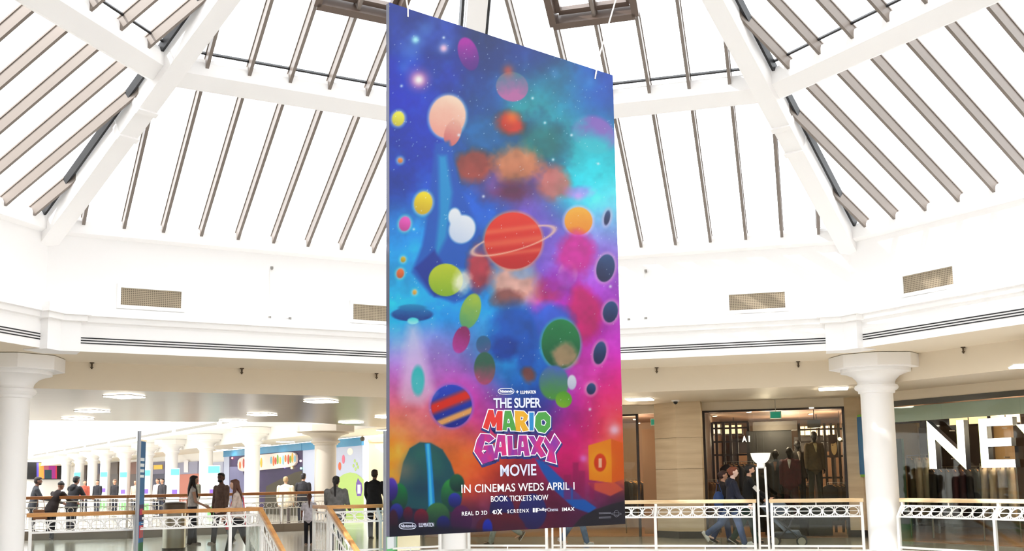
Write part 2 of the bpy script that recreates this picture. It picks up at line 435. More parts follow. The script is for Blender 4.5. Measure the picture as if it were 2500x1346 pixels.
# sprinklers / spotlights under the soffit edge
SPR = mat('brass_sprinkler', (92, 78, 62), 0.4, 0.4)
i = 0
for (x, y, k) in ((224, 897, -1), (590, 911, -1), (919, 923, -1), (1603.5, 907, 0), (1949, 893, 0), (2352.5, 859, 1)):
    P = onside(x, y, k, 13.25 * S)
    P = side(k, sof(P, k), 13.24 * S, 4.10 * S)
    i += 1
    e = empty('sprinkler', P, ['small sprinkler under the soffit nearest the left column', 'small sprinkler under the soffit midway left of the banner', 'small sprinkler under the soffit beside the left edge of the banner', 'small sprinkler under the soffit nearest right of the banner', 'small sprinkler under the soffit just left of the right-hand column', 'small sprinkler under the soffit right of the right-hand column'][i - 1], 'sprinkler', 'sprinklers under the soffit')
    MB().lathe([(0.045, 0.085), (0.045, 0.07), (0.018, 0.06), (0.016, 0.0), (0.03, -0.005), (0.03, -0.02)], 12, P).build('body', SPR, e, smooth=40)
    MB().box(P + Vector((0, 0, -0.03)), (0.012, 0, 0), (0, 0.012, 0), (0, 0, 0.014)).build('deflector', SPR, e)
# small surface conduits with end boxes on the drum
for (x, k, nm) in ((658, -1, 'left'), (1575, 0, 'right')):
    P = onside(x, 700, k, 11.6 * S); s = sof(P, k); n, t = snorm(k), stan(k)
    z0, z1 = 5.15 * S, 6.2 * S
    e = empty('conduit', side(k, s, 11.58 * S, z0), 'thin white surface conduit on the drum wall %s of the banner' % nm, 'conduit')
    d = 0.42 if k < 0 else -0.36
    MB().tube([side(k, s, 11.57 * S, z1), side(k, s, 11.57 * S, z0), side(k, s + d, 11.57 * S, z0)], 0.008, 6).build('pipe', WHITE2, e)
    for q in (side(k, s, 11.55 * S, z0 - 0.03), side(k, s + d, 11.55 * S, z0 - 0.03), side(k, s + 0.03, 11.55 * S, z1)):
        MB().lathe([(0.03, 0.04), (0.03, 0.0), (0.02, -0.02)], 10, q).build('detector_head', mat('grey_plastic', (150, 146, 140), 0.5), e)
# ================================================================== mall walls, shops, long gallery
UPZ = Vector((0, 0, 1))
def wall_box(mb, a, b, z0, z1, th, nrm):              # wall from a to b (plan), thickness away from the hall
    a, b = Vector((a.x, a.y, 0)), Vector((b.x, b.y, 0)); nrm = Vector(nrm)
    mb.prism([a + UPZ * z0, b + UPZ * z0, b + UPZ * z1, a + UPZ * z1], nrm * th); return mb
n0, t0, n1, t1 = snorm(0), stan(0), snorm(1), stan(1)
RS0, RS1 = 17.9 * S, 15.6 * S
def s0x(x, R=RS0, y=1100): return sof(onside(x, y, 0, R), 0)
def s1x(x, R=RS1, y=1100): return sof(onside(x, y, 1, R), 1)
TRAV = noisy('travertine', (224, 202, 168), (200, 174, 138), (0.7, 0.7, 7), 0.55, detail=8, lo=0.3, hi=0.75)
STONE_DK = mat('dark_plinth', (52, 48, 46), 0.4)
# stone pier between the two shops left of the lamp
sA, sB = s0x(1652, 17.3 * S), s0x(1713, 17.3 * S)
pl = [side(0, sA, 17.3 * S), side(0, sB, 17.3 * S), side(0, sB, 18.3 * S), side(0, sA - 0.62, 18.3 * S), side(0, sA - 0.62, 17.95 * S)]
o = MB().prism(pl, UPZ * ZC).build('pillar_1', TRAV); struct(o, 'travertine pier left of the menswear shop')
pl2 = [side(0, sA - 0.01, 17.29 * S), side(0, sB + 0.01, 17.29 * S), side(0, sB + 0.01, 18.3 * S), side(0, sA - 0.63, 18.3 * S), side(0, sA - 0.63, 17.94 * S)]
MB().prism(pl2, UPZ * 0.17).build('plinth', STONE_DK, o)
mb = MB()
for z in (0.95, 1.72, 2.5): mb.prism([p + UPZ * z for p in pl2], UPZ * 0.006)
mb.build('joint', mat('stone_joint', (134, 112, 84), 0.8), o)
# second pier, turning towards the letter shop
sC, sD = s0x(2066, RS0), s0x(2104, RS0)
q = [side(0, sC, RS0), side(0, sD, RS0), side(1, s1x(2155), RS1), side(1, s1x(2155), RS1) + n0 * 1.3, side(0, sD, RS0 + 1.0), side(0, sC, RS0 + 0.5)]
o = MB().prism(q, UPZ * ZC).build('pillar_2', TRAV); struct(o, 'travertine pier behind the right-hand column')
MB().prism([p + (Vector((XC, YC, 0)) - p) * 0.0006 for p in q], UPZ * 0.17).build('plinth', STONE_DK, o)
# shop shells -------------------------------------------------------
TAUPE = mat('taupe_shop_ceiling', (150, 122, 104), 0.6)
SHOPWALL = noisy('shop_back_wall', (112, 84, 62), (90, 66, 50), (1, 1, 0.3), 0.7)
TIMBER = noisy('shop_timber_floor', (176, 128, 90), (148, 104, 72), (0.6, 6, 1), 0.35)
def shop(num, k, s_a, s_b, R, depth, z_head, floor_m, wall_m, ceil_m, label, skew=0.0):
    n, t = snorm(k), stan(k)
    a, b = side(k, s_a, R), side(k, s_b, R)
    A, B = a + n * depth - t * skew, b + n * depth
    struct(MB().prism([a + UPZ * 0.001, b + UPZ * 0.001, B + UPZ * 0.001, A + UPZ * 0.001], UPZ * 0.012).build('floor_shop_%d' % num, floor_m), label + ' floor')
    struct(MB().prism([a + n * 0.1 + UPZ * (z_head + 0.02), b + n * 0.1 + UPZ * (z_head + 0.02), B + UPZ * (z_head + 0.02), A + UPZ * (z_head + 0.02)], UPZ * 0.05).build('ceiling_shop_%d' % num, ceil_m), label + ' ceiling')
    mb = MB(); wall_box(mb, A, B, 0, z_head + 0.1, 0.1, n)
    wall_box(mb, a + n * 0.1, A, 0, z_head + 0.1, 0.1, -t); wall_box(mb, b + n * 0.1, B, 0, z_head + 0.1, 0.1, t)
    struct(mb.build('wall_shop_%d' % num, wall_m), label + ' inner walls')
    mb = MB(); wall_box(mb, a, b, z_head, ZC + 0.05, 0.15, n)
    struct(mb.build('trim_%d' % (12 + num), CREAM), label + ' bulkhead')
    return a, b, n, t
zh0 = onside(1900, 998, 0, RS0).z
aA, aB, _, _ = shop(1, 0, sB, sC, RS0, 6.5, zh0, TIMBER, SHOPWALL, TAUPE, 'menswear shop')
zh1 = onside(1590, 1010, 0, RS0 + 0.4).z
shop(2, 0, s0x(1030, RS0 + 0.4), s0x(1622, RS0 + 0.4), RS0 + 0.4, 5.0, zh1, TIMBER, mat('beige_partition', (168, 142, 118), 0.7), TAUPE, 'shop behind the banner')
zh2 = onside(2340, 966, 1, RS1).z
shop(3, 1, s1x(2150), 7.2, RS1, 6.0, zh2, TIMBER, SHOPWALL, mat('brown_shop_ceiling', (122, 96, 80), 0.6), 'letter shop', 5.6)
# glazed fronts
def glazed(name, k, s_a, s_b, R, z1, mullions, frame_m, head, gl, label):
    n, t = snorm(k), stan(k)
    e = struct(empty(name, side(k, (s_a + s_b) / 2, R, 0)), label)
    mb = MB()
    mb.box(side(k, (s_a + s_b) / 2, R, z1 - head / 2) + n * 0.03, t * (s_b - s_a) / 2, n * 0.05, UPZ * head / 2)
    for s in (s_a + 0.03, s_b - 0.03): mb.box(side(k, s, R, z1 / 2) + n * 0.03, t * 0.03, n * 0.05, UPZ * z1 / 2)
    mb.build('frame', frame_m, e)
    ss = [s_a + 0.05] + mullions + [s_b - 0.05]
    for p, q in zip(ss, ss[1:]):
        MB().box(side(k, (p + q) / 2, R, (z1 - head) / 2) + n * 0.03, t * ((q - p) / 2 - 0.004), n * 0.006, UPZ * ((z1 - head) / 2 - 0.02)).build('pane', gl, e)
    return e
glazed('window_17', 0, sB, sC, RS0, zh0, [s0x(1842), s0x(1955)], mat('dark_frame', (48, 38, 34), 0.4), 0.05, SHOPGLASS, 'glazed front of the menswear shop')
glazed('window_18', 1, s1x(2150), 7.0, RS1, zh2, [s1x(2302), s1x(2496), 3.0, 5.0], mat('dark_grey_head', (72, 68, 58), 0.4), 0.12, SHOPGLASS, 'glazed front of the letter shop')
glazed('window_19', 0, s0x(1030, RS0 + .4), s0x(1560, RS0 + .4), RS0 + 0.4, zh1, [s0x(1200, RS0 + .4), s0x(1380, RS0 + .4)], mat('dark_frame', (48, 38, 34), 0.4), 0.05, SHOPGLASS, 'glazed front of the shop behind the banner')
# pale partition behind the exit sign in the shop behind the banner
sP, sQ = s0x(1568, RS0 + 1.6), s0x(1640, RS0 + 1.6)
struct(wall_box(MB(), side(0, sP, RS0 + 1.6), side(0, sQ + 0.6, RS0 + 1.6), 0, zh1 - 0.35, 0.2, n0).build('wall_partition', mat('beige_partition_2', (176, 146, 118), 0.6)), 'beige partition beside the stone pier')
# light green glass strip at the head of the letter shop
o = MB().box(side(1, (s1x(2150) + 7) / 2, RS1 + 0.12, zh2 - 0.31), t1 * ((7 - s1x(2150)) / 2 - 0.06), n1 * 0.02, UPZ * 0.17).build('transom_panel', mat('frosted_green', (206, 214, 198), 0.4)); tag(o, kind='structure')
# blank walls closing the far side of the right mall and behind the shops
mb = MB(); wall_box(mb, Vector((19, 16, 0)), Vector((22, 60, 0)), -0.05, 4.2, 0.2, (1, 0, 0)); wall_box(mb, Vector((-3, 52, 0)), Vector((22, 52, 0)), -0.05, 4.2, 0.2, (0, 1, 0))
struct(mb.build('wall_far', CREAM), 'cream wall behind the shops')
# ------------------------------------------------------------------ long gallery on the left
PA = atz(888, 1067, ZC); PB = atz(530, 1103, ZC)
PA.z = PB.z = 0
G = (PB - PA).normalized(); GL = Vector((G.y, -G.x, 0)) * -1            # along the gallery; GL points to its open side (left)
if GL.x > 0: GL = -GL
Q0 = Vector((-12.1 * S, 49.7 * S, 0))
def on_line(x, P, d, y=1180):                          # where the sight line through column x crosses a line in plan
    r = ray(x, y); r = Vector((r.x, r.y, 0)); 
    den = d.x * r.y - d.y * r.x
    t = -(P.x * r.y - P.y * r.x) / den
    return t
LILAC = mat('lilac_hoarding', (198, 206, 232), 0.6)
BLUE = noisy('blue_fascia', (78, 158, 206), (64, 142, 192), (0.5, 0.5, 0.5), 0.5)
GAL_L = 66.0
# wall with hoarding, then plain wall
mb = MB(); wall_box(mb, PA + G * 22, PA + G * GAL_L, 0, ZC + 0.3, 0.2, -GL); struct(mb.build('wall_gallery', WHITE), 'white wall of the long gallery')
mb = MB(); wall_box(mb, PA, PA + G * 22, 0, ZC, 0.2, -GL)
wall = struct(mb.build('wall_hoarding_backing', WHITE), 'wall behind the lilac hoarding')
# hoarding: three panels with a blue head band
def hoard(t_a, t_b, label, m=LILAC):
    e = empty('hoarding', PA + G * (t_a + t_b) / 2 + GL * 0.08, label, 'hoarding', 'printed hoardings by the gallery')
    a, b = PA + G * t_a + GL * 0.02, PA + G * t_b + GL * 0.02
    MB().prism([a, b, b + UPZ * (ZC - 0.36), a + UPZ * (ZC - 0.36)], GL * 0.06).build('panel', m, e)
    MB().prism([a + UPZ * (ZC - 0.36), b + UPZ * (ZC - 0.36), b + UPZ * (ZC - 0.02), a + UPZ * (ZC - 0.02)], GL * 0.10).build('head_band', BLUE, e)
    return e
tm = lambda x: on_line(x, PA, G)
def hpt(x, y, off=0.09):                               # point on the hoarding face
    P = onplane(x, y, PA + GL * off, GL); return P
def hshape(name, pts, m, e, off=0.085, th=0.006):
    MB().prism([hpt(x, y, off) for x, y in pts], GL * th).build(name, m, e)
def circ(x, y, rx, ry, n=20, a0=0): return [(x + rx * math.cos(a0 + 2 * math.pi * i / n), y + ry * math.sin(a0 + 2 * math.pi * i / n)) for i in range(n)]
h1 = hoard(tm(889), tm(742), 'lilac hoarding with a printed green hill, moon and coloured drops, right of the grey column')
PGREEN = mat('print_green', (184, 214, 120), 0.6)
hshape('printed_hill', [(815, 1300), (815, 1185), (826, 1168), (840, 1158), (855, 1154), (870, 1157), (882, 1166), (888, 1172), (888, 1300)], PGREEN, h1)
hshape('printed_moon', circ(855, 1103, 7, 9), mat('print_cream', (244, 240, 238), 0.6), h1)
for x, y, rx, ry, c in ((816.5, 1140, 3.6, 11, (246, 220, 60)), (829.5, 1139, 3.5, 10, (238, 110, 70)), (838.5, 1122, 3.5, 11, (236, 120, 150))):
    hshape('printed_drop', circ(x, y, rx, ry), mat('print_%d' % c[1], c, 0.6), h1)
for (x, y) in ((866, 1126), (871, 1133), (863, 1138), (874, 1141), (868, 1146)): hshape('printed_leaf', circ(x, y, 2.2, 4.5, 8), PGREEN, h1, 0.086)
hshape('printed_sign', [(870, 1180), (874, 1168), (879, 1176), (883, 1180), (885, 1195), (882, 1212), (872, 1212), (869, 1196)], mat('print_violet', (120, 86, 176), 0.6), h1, 0.088)
hshape('printed_sign_card', [(873, 1184), (880.5, 1184), (880.5, 1206), (873, 1206)], mat('print_cream', (244, 240, 238), 0.6), h1, 0.095)
h2 = hoard(tm(742) + 0.06, tm(549), 'lilac hoarding with a dark purple night scene and a cloud sign, behind the bright columns')
ng = noisy('night_print', (70, 54, 104), (48, 34, 78), (0.12, 0.12, 0.3), 0.6)
hshape('printed_night', [(560, 1300), (560, 1114), (739, 1096), (739, 1300)], ng, h2)
hshape('printed_dark_hill', [(640, 1300), (650, 1188), (690, 1168), (720, 1154), (738, 1150), (738, 1300)], mat('print_olive', (66, 58, 36), 0.6), h2, 0.09)
hshape('printed_lilac_dusk', [(561, 1300), (561, 1140), (590, 1140), (598, 1170), (598, 1300)], mat('print_dusk', (124, 124, 166), 0.6), h2, 0.09)
CLOUD = mat('cloud_sign_face', (250, 228, 222), 0.6)
cl = []
for i in range(24):
    a = 2 * math.pi * i / 24
    x = 656 + 72 * (abs(math.cos(a)) ** 0.5) * (1 if math.cos(a) > 0 else -1); y = 1128 - (x - 656) * 0.10 + 22 * (abs(math.sin(a)) ** 0.7) * (1 if math.sin(a) > 0 else -1) * (1.0 + 0.15 * math.cos(2 * a))
    cl.append((x, y))
hshape('cloud_sign', cl, CLOUD, h2, 0.10, 0.10)
cc = [(232, 130, 60), (200, 80, 70), (120, 170, 80), (240, 190, 60), (130, 190, 210)]
for i, x in enumerate((586, 595, 633, 638, 662, 668, 673, 678, 684, 691, 697, 704, 709, 714, 720)):
    hshape('cloud_letter', circ(x, 1128 - (x - 656) * 0.115 - (3 if i % 3 == 1 else 0), 2.2, 9 + (i % 2) * 3, 12), mat('letter_%d' % (i % 5), cc[i % 5], 0.6), h2, 0.205, 0.01)
for x, y, c in ((567, 1119, (255, 120, 110)), (734, 1126, (255, 210, 190)), (735, 1144, (110, 230, 170)), (712, 1143, (255, 220, 110)), (695, 1141, (130, 110, 240))):
    MB().ball(hpt(x, y, 0.14), 0.055, 10, 6).build('fairy_light', mat('fairy_%d' % x, c, 0.5, emit=3.0), h2)
# dark header between the far shops and fronts behind the columns
SHF = [((520, 548), (186, 190, 214), (196, 196, 220), 'pale lilac shop front behind the bright columns'),
       ((430, 486), (150, 152, 178), (206, 120, 98), 'grey shop front with a red lower part, behind the second bright column'),
       ((368, 404), (112, 108, 136), (34, 34, 72), 'purple grey shop front with a blurred yellow sign'),
       ((312, 352), (116, 66, 44), (70, 48, 40), 'brown shop front left of the blue pole banner'),
       ((266, 290), (78, 62, 52), (60, 50, 44), 'dark brown shop front between two far columns'),
       ((229, 246), (60, 66, 90), (74, 60, 56), 'dark shop front with a blue top between two far columns'),
       ((196, 212), (70, 60, 54), (52, 46, 44), 'narrow dark shop front far along the gallery')]
for (xa, xb), ct, cb, lab in SHF:
    ta, tb = tm(xa), tm(xb)
    a, b = PA + G * ta + GL * 0.0, PA + G * tb
    zt = min(ZC - 0.05, hpt((xa + xb) / 2, 1129, 0.0).z); zm = hpt((xa + xb) / 2, 1158, 0.0).z
    e = empty('storefront', (a + b) / 2 + GL * 0.1, lab, 'shop front', 'far shop fronts along the gallery')
    MB().prism([a + UPZ * zm, b + UPZ * zm, b + UPZ * zt, a + UPZ * zt], GL * 0.12).build('fascia', mat('sf_%d_t' % xa, ct, 0.5), e)
    MB().prism([a, b, b + UPZ * zm, a + UPZ * zm], GL * 0.08).build('display', mat('sf_%d_b' % xa, cb, 0.5), e)
    if xa == 368:
        MB().prism([hpt(x, y, 0.13) for x, y in ((376, 1136), (397, 1135), (397, 1146), (376, 1147))], GL * 0.03).build('sign_plate', mat('yellow_sign', (250, 204, 40), 0.5), e)
    if xa == 430:
        MB().prism([hpt(x, y, 0.13) for x, y in ((450, 1125), (460, 1125), (460, 1154), (450, 1154))], GL * 0.03).build('sign_plate', mat('white_sign', (240, 240, 246), 0.5), e)
# ceiling of the side mall between hoarding and columns
a, b = PA - G * 16, PA + G * GAL_L
rowd = (Q0 - PA).dot(GL)                               # distance of the column row from the hoarding
fr_off = rowd - 0.6
mb = MB().prism([PA + GL * fr_off - G * 11 + UPZ * (ZC + 0.02), PA - G * 16 + UPZ * (ZC + 0.02), b + UPZ * (ZC + 0.02), b + GL * fr_off + UPZ * (ZC + 0.02)], UPZ * 0.06)
struct(mb.build('ceiling_gallery', mat('pale_ceiling', (240, 232, 216), 0.6)), 'pale ceiling of the side mall')
# its frieze towards the long gallery, same mouldings as the hall
row = lambda t, d, z=0.0: PA + GL * (rowd + d) + G * t + UPZ * z
tq = (Q0 - PA).dot(G)
prof = [(-0.6, 3.62), (-0.6, 4.19), (1.4, 4.19), (1.4, 4.74), (1.5, 4.76), (1.5, 4.87), (1.6, 4.9), (1.6, 4.97), (1.2, 5.08), (1.0, 5.12), (1.0, 6.6), (1.2, 6.7), (1.2, 6.9), (0.8, 6.9)]
t_a, t_b = tq - 17, GAL_L - 2
v = [row(t_a, d * S, z * S) for d, z in prof] + [row(t_b, d * S, z * S) for d, z in prof]
N_ = len(prof)
struct(MB().add(v, [(i, i + 1, N_ + i + 1, N_ + i) for i in range(N_ - 1)]).build('trim_20', WHITE), 'white frieze of the long gallery')
e = empty('slot_grille', row(tq, 1.4 * S, 4.4 * S), 'distant slot grille in the white frieze of the long gallery', 'air grille', 'slot grilles')
for i in range(9):
    ta = tq - 14 + i * 7.4
    MB().prism([row(ta, 1.4 * S + 0.004, 4.34 * S), row(ta + 6.7, 1.4 * S + 0.004, 4.34 * S), row(ta + 6.7, 1.4 * S + 0.004, 4.47 * S), row(ta, 1.4 * S + 0.004, 4.47 * S)], GL * 0.004).build('slot', mat('grey_slot', (128, 124, 116), 0.6), e)
# far end wall, opposite wall and glass roof of the gallery
E0 = row(GAL_L - 1, 0)
mb = MB(); wall_box(mb, E0 - GL * (rowd + 1), E0 + GL * 34, 0, 9.5, 0.2, G); struct(mb.build('wall_gallery_end', WHITE), 'white end wall of the long gallery')
mb = MB(); wall_box(mb, row(-24, 25), row(GAL_L, 25), 0, 9.5, 0.2, GL); struct(mb.build('wall_gallery_left', WHITE), 'white far side wall of the long gallery')
mb = MB()
for i in range(24):
    t_ = t_a + i * 3.2; mb.bar(row(t_, 0.9, 6.5), row(t_, 25, 9.2), 0.10, 0.3)
struct(mb.build('roof_beams', WHITE), 'white roof beams of the long gallery')
struct(MB().prism([row(t_a, 0.6, 6.7), row(t_b, 0.6, 6.7), row(t_b, 25, 9.4), row(t_a, 25, 9.4)], UPZ * 0.02).build('window_20', SKYGLASS), 'glass roof of the long gallery')
# beige wall right of the hoarding
BE = mat('beige_wall', (232, 214, 182), 0.7)
bw = PA + Vector((0.15, 0.4, 0))
struct(wall_box(MB(), bw, bw + t0 * 9, 0, ZC, 0.2, n0).build('wall_beige', BE), 'beige wall right of the lilac hoarding')
MB_ = MB().prism([bw + UPZ * (ZC - 0.22) - n0 * 0.02, bw + t0 * 9 + UPZ * (ZC - 0.22) - n0 * 0.02, bw + t0 * 9 + UPZ * ZC - n0 * 0.02, bw + UPZ * ZC - n0 * 0.02], -n0 * 0.05)
struct(MB_.build('trim_21', mat('tan_header', (222, 186, 132), 0.7)), 'tan header on the beige wall')
# columns of the gallery
gx = [615, 502, 417.5, 358, 304, 256, 225, 193, 160]
for i, x in enumerate(gx):
    t_ = on_line(x, Q0, G); P = Q0 + G * t_
    column(P, ['nearest', 'second', 'third', 'fourth', 'fifth', 'sixth', 'seventh', 'eighth', 'last'][i] + ' bright column of the gallery row')
GREYCOL = mat('grey_beige_column', (188, 178, 164), 0.6)
gc = Vector((-7.0 * S, 40.0 * S, 0))
column(gc, 'big grey beige column with an ornate capital', 0.80 * S, ZC / (4.18 * S) * 1.03, GREYCOL)
# big screen on the end wall
scp = [onplane(x, y, E0 - G * 0.25, G) for x, y in ((63, 1171), (150, 1171), (150, 1129), (63, 1129))]
e = empty('advert_screen', (scp[0] + scp[1]) / 2, 'wide dark screen with an orange and purple picture on the end wall of the gallery', 'screen')
MB().prism(scp, G * 0.15).build('casing', mat('screen_casing', (34, 34, 38), 0.4), e)
def lerp2(u, v): return scp[0].lerp(scp[1], u).lerp(scp[3].lerp(scp[2], u), v) - G * 0.01
def sc_rect(nm, u0, u1, v0, v1, c, d=0):
    MB().prism([lerp2(u0, v0), lerp2(u1, v0), lerp2(u1, v1), lerp2(u0, v1)], -G * (0.01 + d)).build(nm, mat('scr_%d_%d_%d' % c, c, 0.4, emit=0.35), e)
sc_rect('picture', 0.36, 0.50, 0.04, 0.96, (226, 150, 70)); sc_rect('picture', 0.50, 0.64, 0.04, 0.96, (170, 90, 110)); sc_rect('picture', 0.64, 0.83, 0.04, 0.96, (150, 50, 130)); sc_rect('picture', 0.83, 0.87, 0.04, 0.96, (190, 50, 70)); sc_rect('picture', 0.30, 0.36, 0.04, 0.96, (90, 80, 190))
sc_rect('picture', 0.52, 0.72, 0.04, 0.55, (40, 66, 76), 0.01)
# totem banners before the gallery columns
TEAL = mat('teal_print', (104, 214, 222), 0.6); PALE = mat('pale_print', (226, 244, 250), 0.6); VIO = mat('violet_print', (132, 96, 190), 0.6); GRN = mat('green_print', (128, 200, 120), 0.6)
tot = [(523, 1137, 1216, 15, 'tallest white and teal totem banner, before the second bright column'), (428, 1144, 1216, 11, 'white and teal totem banner before the third bright column'), (359, 1147, 1216, 9, 'teal topped totem banner beside the blue pole banner'),
       (302, 1152, 1214, 9, 'pale totem banner before the fifth column'), (254, 1152, 1214, 9, 'pale totem banner with a green foot before the sixth column'), (189, 1153, 1190, 8, 'small blue white totem banner beside the man in the hooded jacket')]
for i, (x, ya, yb, hw, lab) in enumerate(tot):
    D = (Q0 + G * on_line(x, Q0, G)).y - 1.3
    p = [aty(x - hw, ya, D), aty(x + hw, ya, D)]
    zt = p[0].z; x0, x1 = p[0].x, p[1].x
    e = empty('totem_banner', ((x0 + x1) / 2, D, 0), lab, 'banner', 'totem banners along the gallery')
    MB().abox(x0, x1, D - 0.03, D + 0.03, 0.02, zt).build('panel', PALE, e)
    MB().abox(x0 + 0.02, x1 - 0.02, D - 0.04, D - 0.03, zt - 0.35, zt - 0.04).build('teal_print', TEAL, e)
    MB().abox(x0 + 0.1, x1 - 0.1, D - 0.04, D - 0.03, zt - 1.35, zt - 1.1).build('violet_print', VIO, e)
    MB().abox(x0 + 0.02, x1 - 0.02, D - 0.04, D - 0.03, 0.05, 0.5).build('green_print', GRN, e)
    MB().abox(x0 - 0.15, x1 + 0.15, D - 0.2, D + 0.2, 0, 0.03).build('base', STEEL, e)
# ------------------------------------------------------------------ ceiling lights
cl_ = [(304, 969.5, ZC, .6, 'nearest square ceiling light in the shiny ceiling at far left'), (226, 1005, ZC, .6, 'second ceiling light in the row at far left'), (190, 1022.5, ZC, .6, 'third ceiling light in the row at far left'),
       (784, 981, ZC, .6, 'bright ceiling light left of the banner, nearest the hall'), (640, 1013, ZC, .6, 'ceiling light above the nearest bright gallery column'), (569, 1028.7, ZC, .6, 'ceiling light at the edge of the shiny ceiling'),
       (857, 1032, ZC, .6, 'ceiling light right of the grey column capital'), (948, 1019, ZC, .6, 'ceiling light cut by the left edge of the banner'), (945, 1051, ZC, .6, 'lower ceiling light beside the left edge of the banner'),
       (1562, 975.8, ZC, .6, 'ceiling light just right of the banner'), (2035, 949.8, ZC, .6, 'ceiling light left of the right-hand column capital'), (2515, 893.5, ZC, .6, 'ceiling light cut by the right edge of the photo'),
       (697, 1079.5, ZC, .6, 'faint ceiling light in the side mall near the grey column'), (640, 1087, ZC, .6, 'faint ceiling light in the side mall, middle one'), (590, 1093, ZC, .6, 'faint ceiling light in the side mall behind the bright column'), (545, 1099, ZC, .6, 'farthest faint ceiling light in the side mall')]
for x, y, z, w, lab in cl_:
    P = atz(x, y, z - 0.02)
    e = empty('ceiling_light', P, lab, 'ceiling light', 'square ceiling lights')
    MB().box(P + UPZ * 0.012, t0 * (w / 2 + 0.015), n0 * (w / 2 + 0.015), UPZ * 0.007).build('frame', WHITE2, e)
    MB().box(P - UPZ * 0.008, t0 * w / 2, n0 * w / 2, UPZ * 0.006).build('diffuser', LIGHT, e)
# exit signs and camera dome
EXG = mat('exit_green', (28, 142, 112), 0.4, emit=0.25)
for (x0, x1, ya, yb, R, lab) in ((1589, 1607, 1023, 1039.5, RS0 + 0.25, 'small green exit sign left of the stone pier'), (1880, 1908, 1005, 1023, RS0 - 0.1, 'green exit sign over the menswear shop front')):
    a, b, c = onside(x0, yb, 0, R), onside(x1, yb, 0, R), onside(x0, ya, 0, R)
    cen = (a + b) / 2; cen.z = (a.z + c.z) / 2
    e = empty('exit_sign', cen, lab, 'exit sign', 'green exit signs')
    hw, hh = (b - a).length / 2, (c.z - a.z) / 2
    MB().box(cen, t0 * hw, n0 * 0.02, UPZ * hh).build('frame', mat('exit_frame', (206, 232, 214), 0.4), e)
    MB().box(cen - n0 * 0.022, t0 * hw * 0.86, n0 * 0.004, UPZ * hh * 0.80).build('panel', EXG, e)
    MB().box(cen + UPZ * (hh + (ZC - cen.z - hh) / 2), t0 * 0.008, n0 * 0.008, UPZ * ((ZC - cen.z - hh) / 2)).build('hanger', STEEL, e)
P = atz(1649, 978, ZC)
e = empty('security_camera', P, 'small black security camera dome on the ceiling before the stone pier', 'security camera')
MB().lathe([(0.10, 0.0), (0.10, -0.02), (0.08, -0.03)], 20, P).build('housing', WHITE2, e, smooth=40)
MB().lathe([(0.055, -0.03), (0.055, -0.06), (0.035, -0.09), (0.01, -0.10)], 20, P).build('dome', BLACK, e, smooth=40)
P = hpt(885, 1066, 0.4); P.z = ZC - 0.12
e = empty('security_camera', P, 'grey camera at the corner of the lilac hoarding and the beige wall', 'security camera')
MB().ball(P, 0.10).build('dome', mat('dark_grey', (70, 66, 62), 0.4), e, smooth=60); MB().lathe([(0.05, 0.12), (0.05, 0.0)], 12, P).build('bracket', STEEL, e)
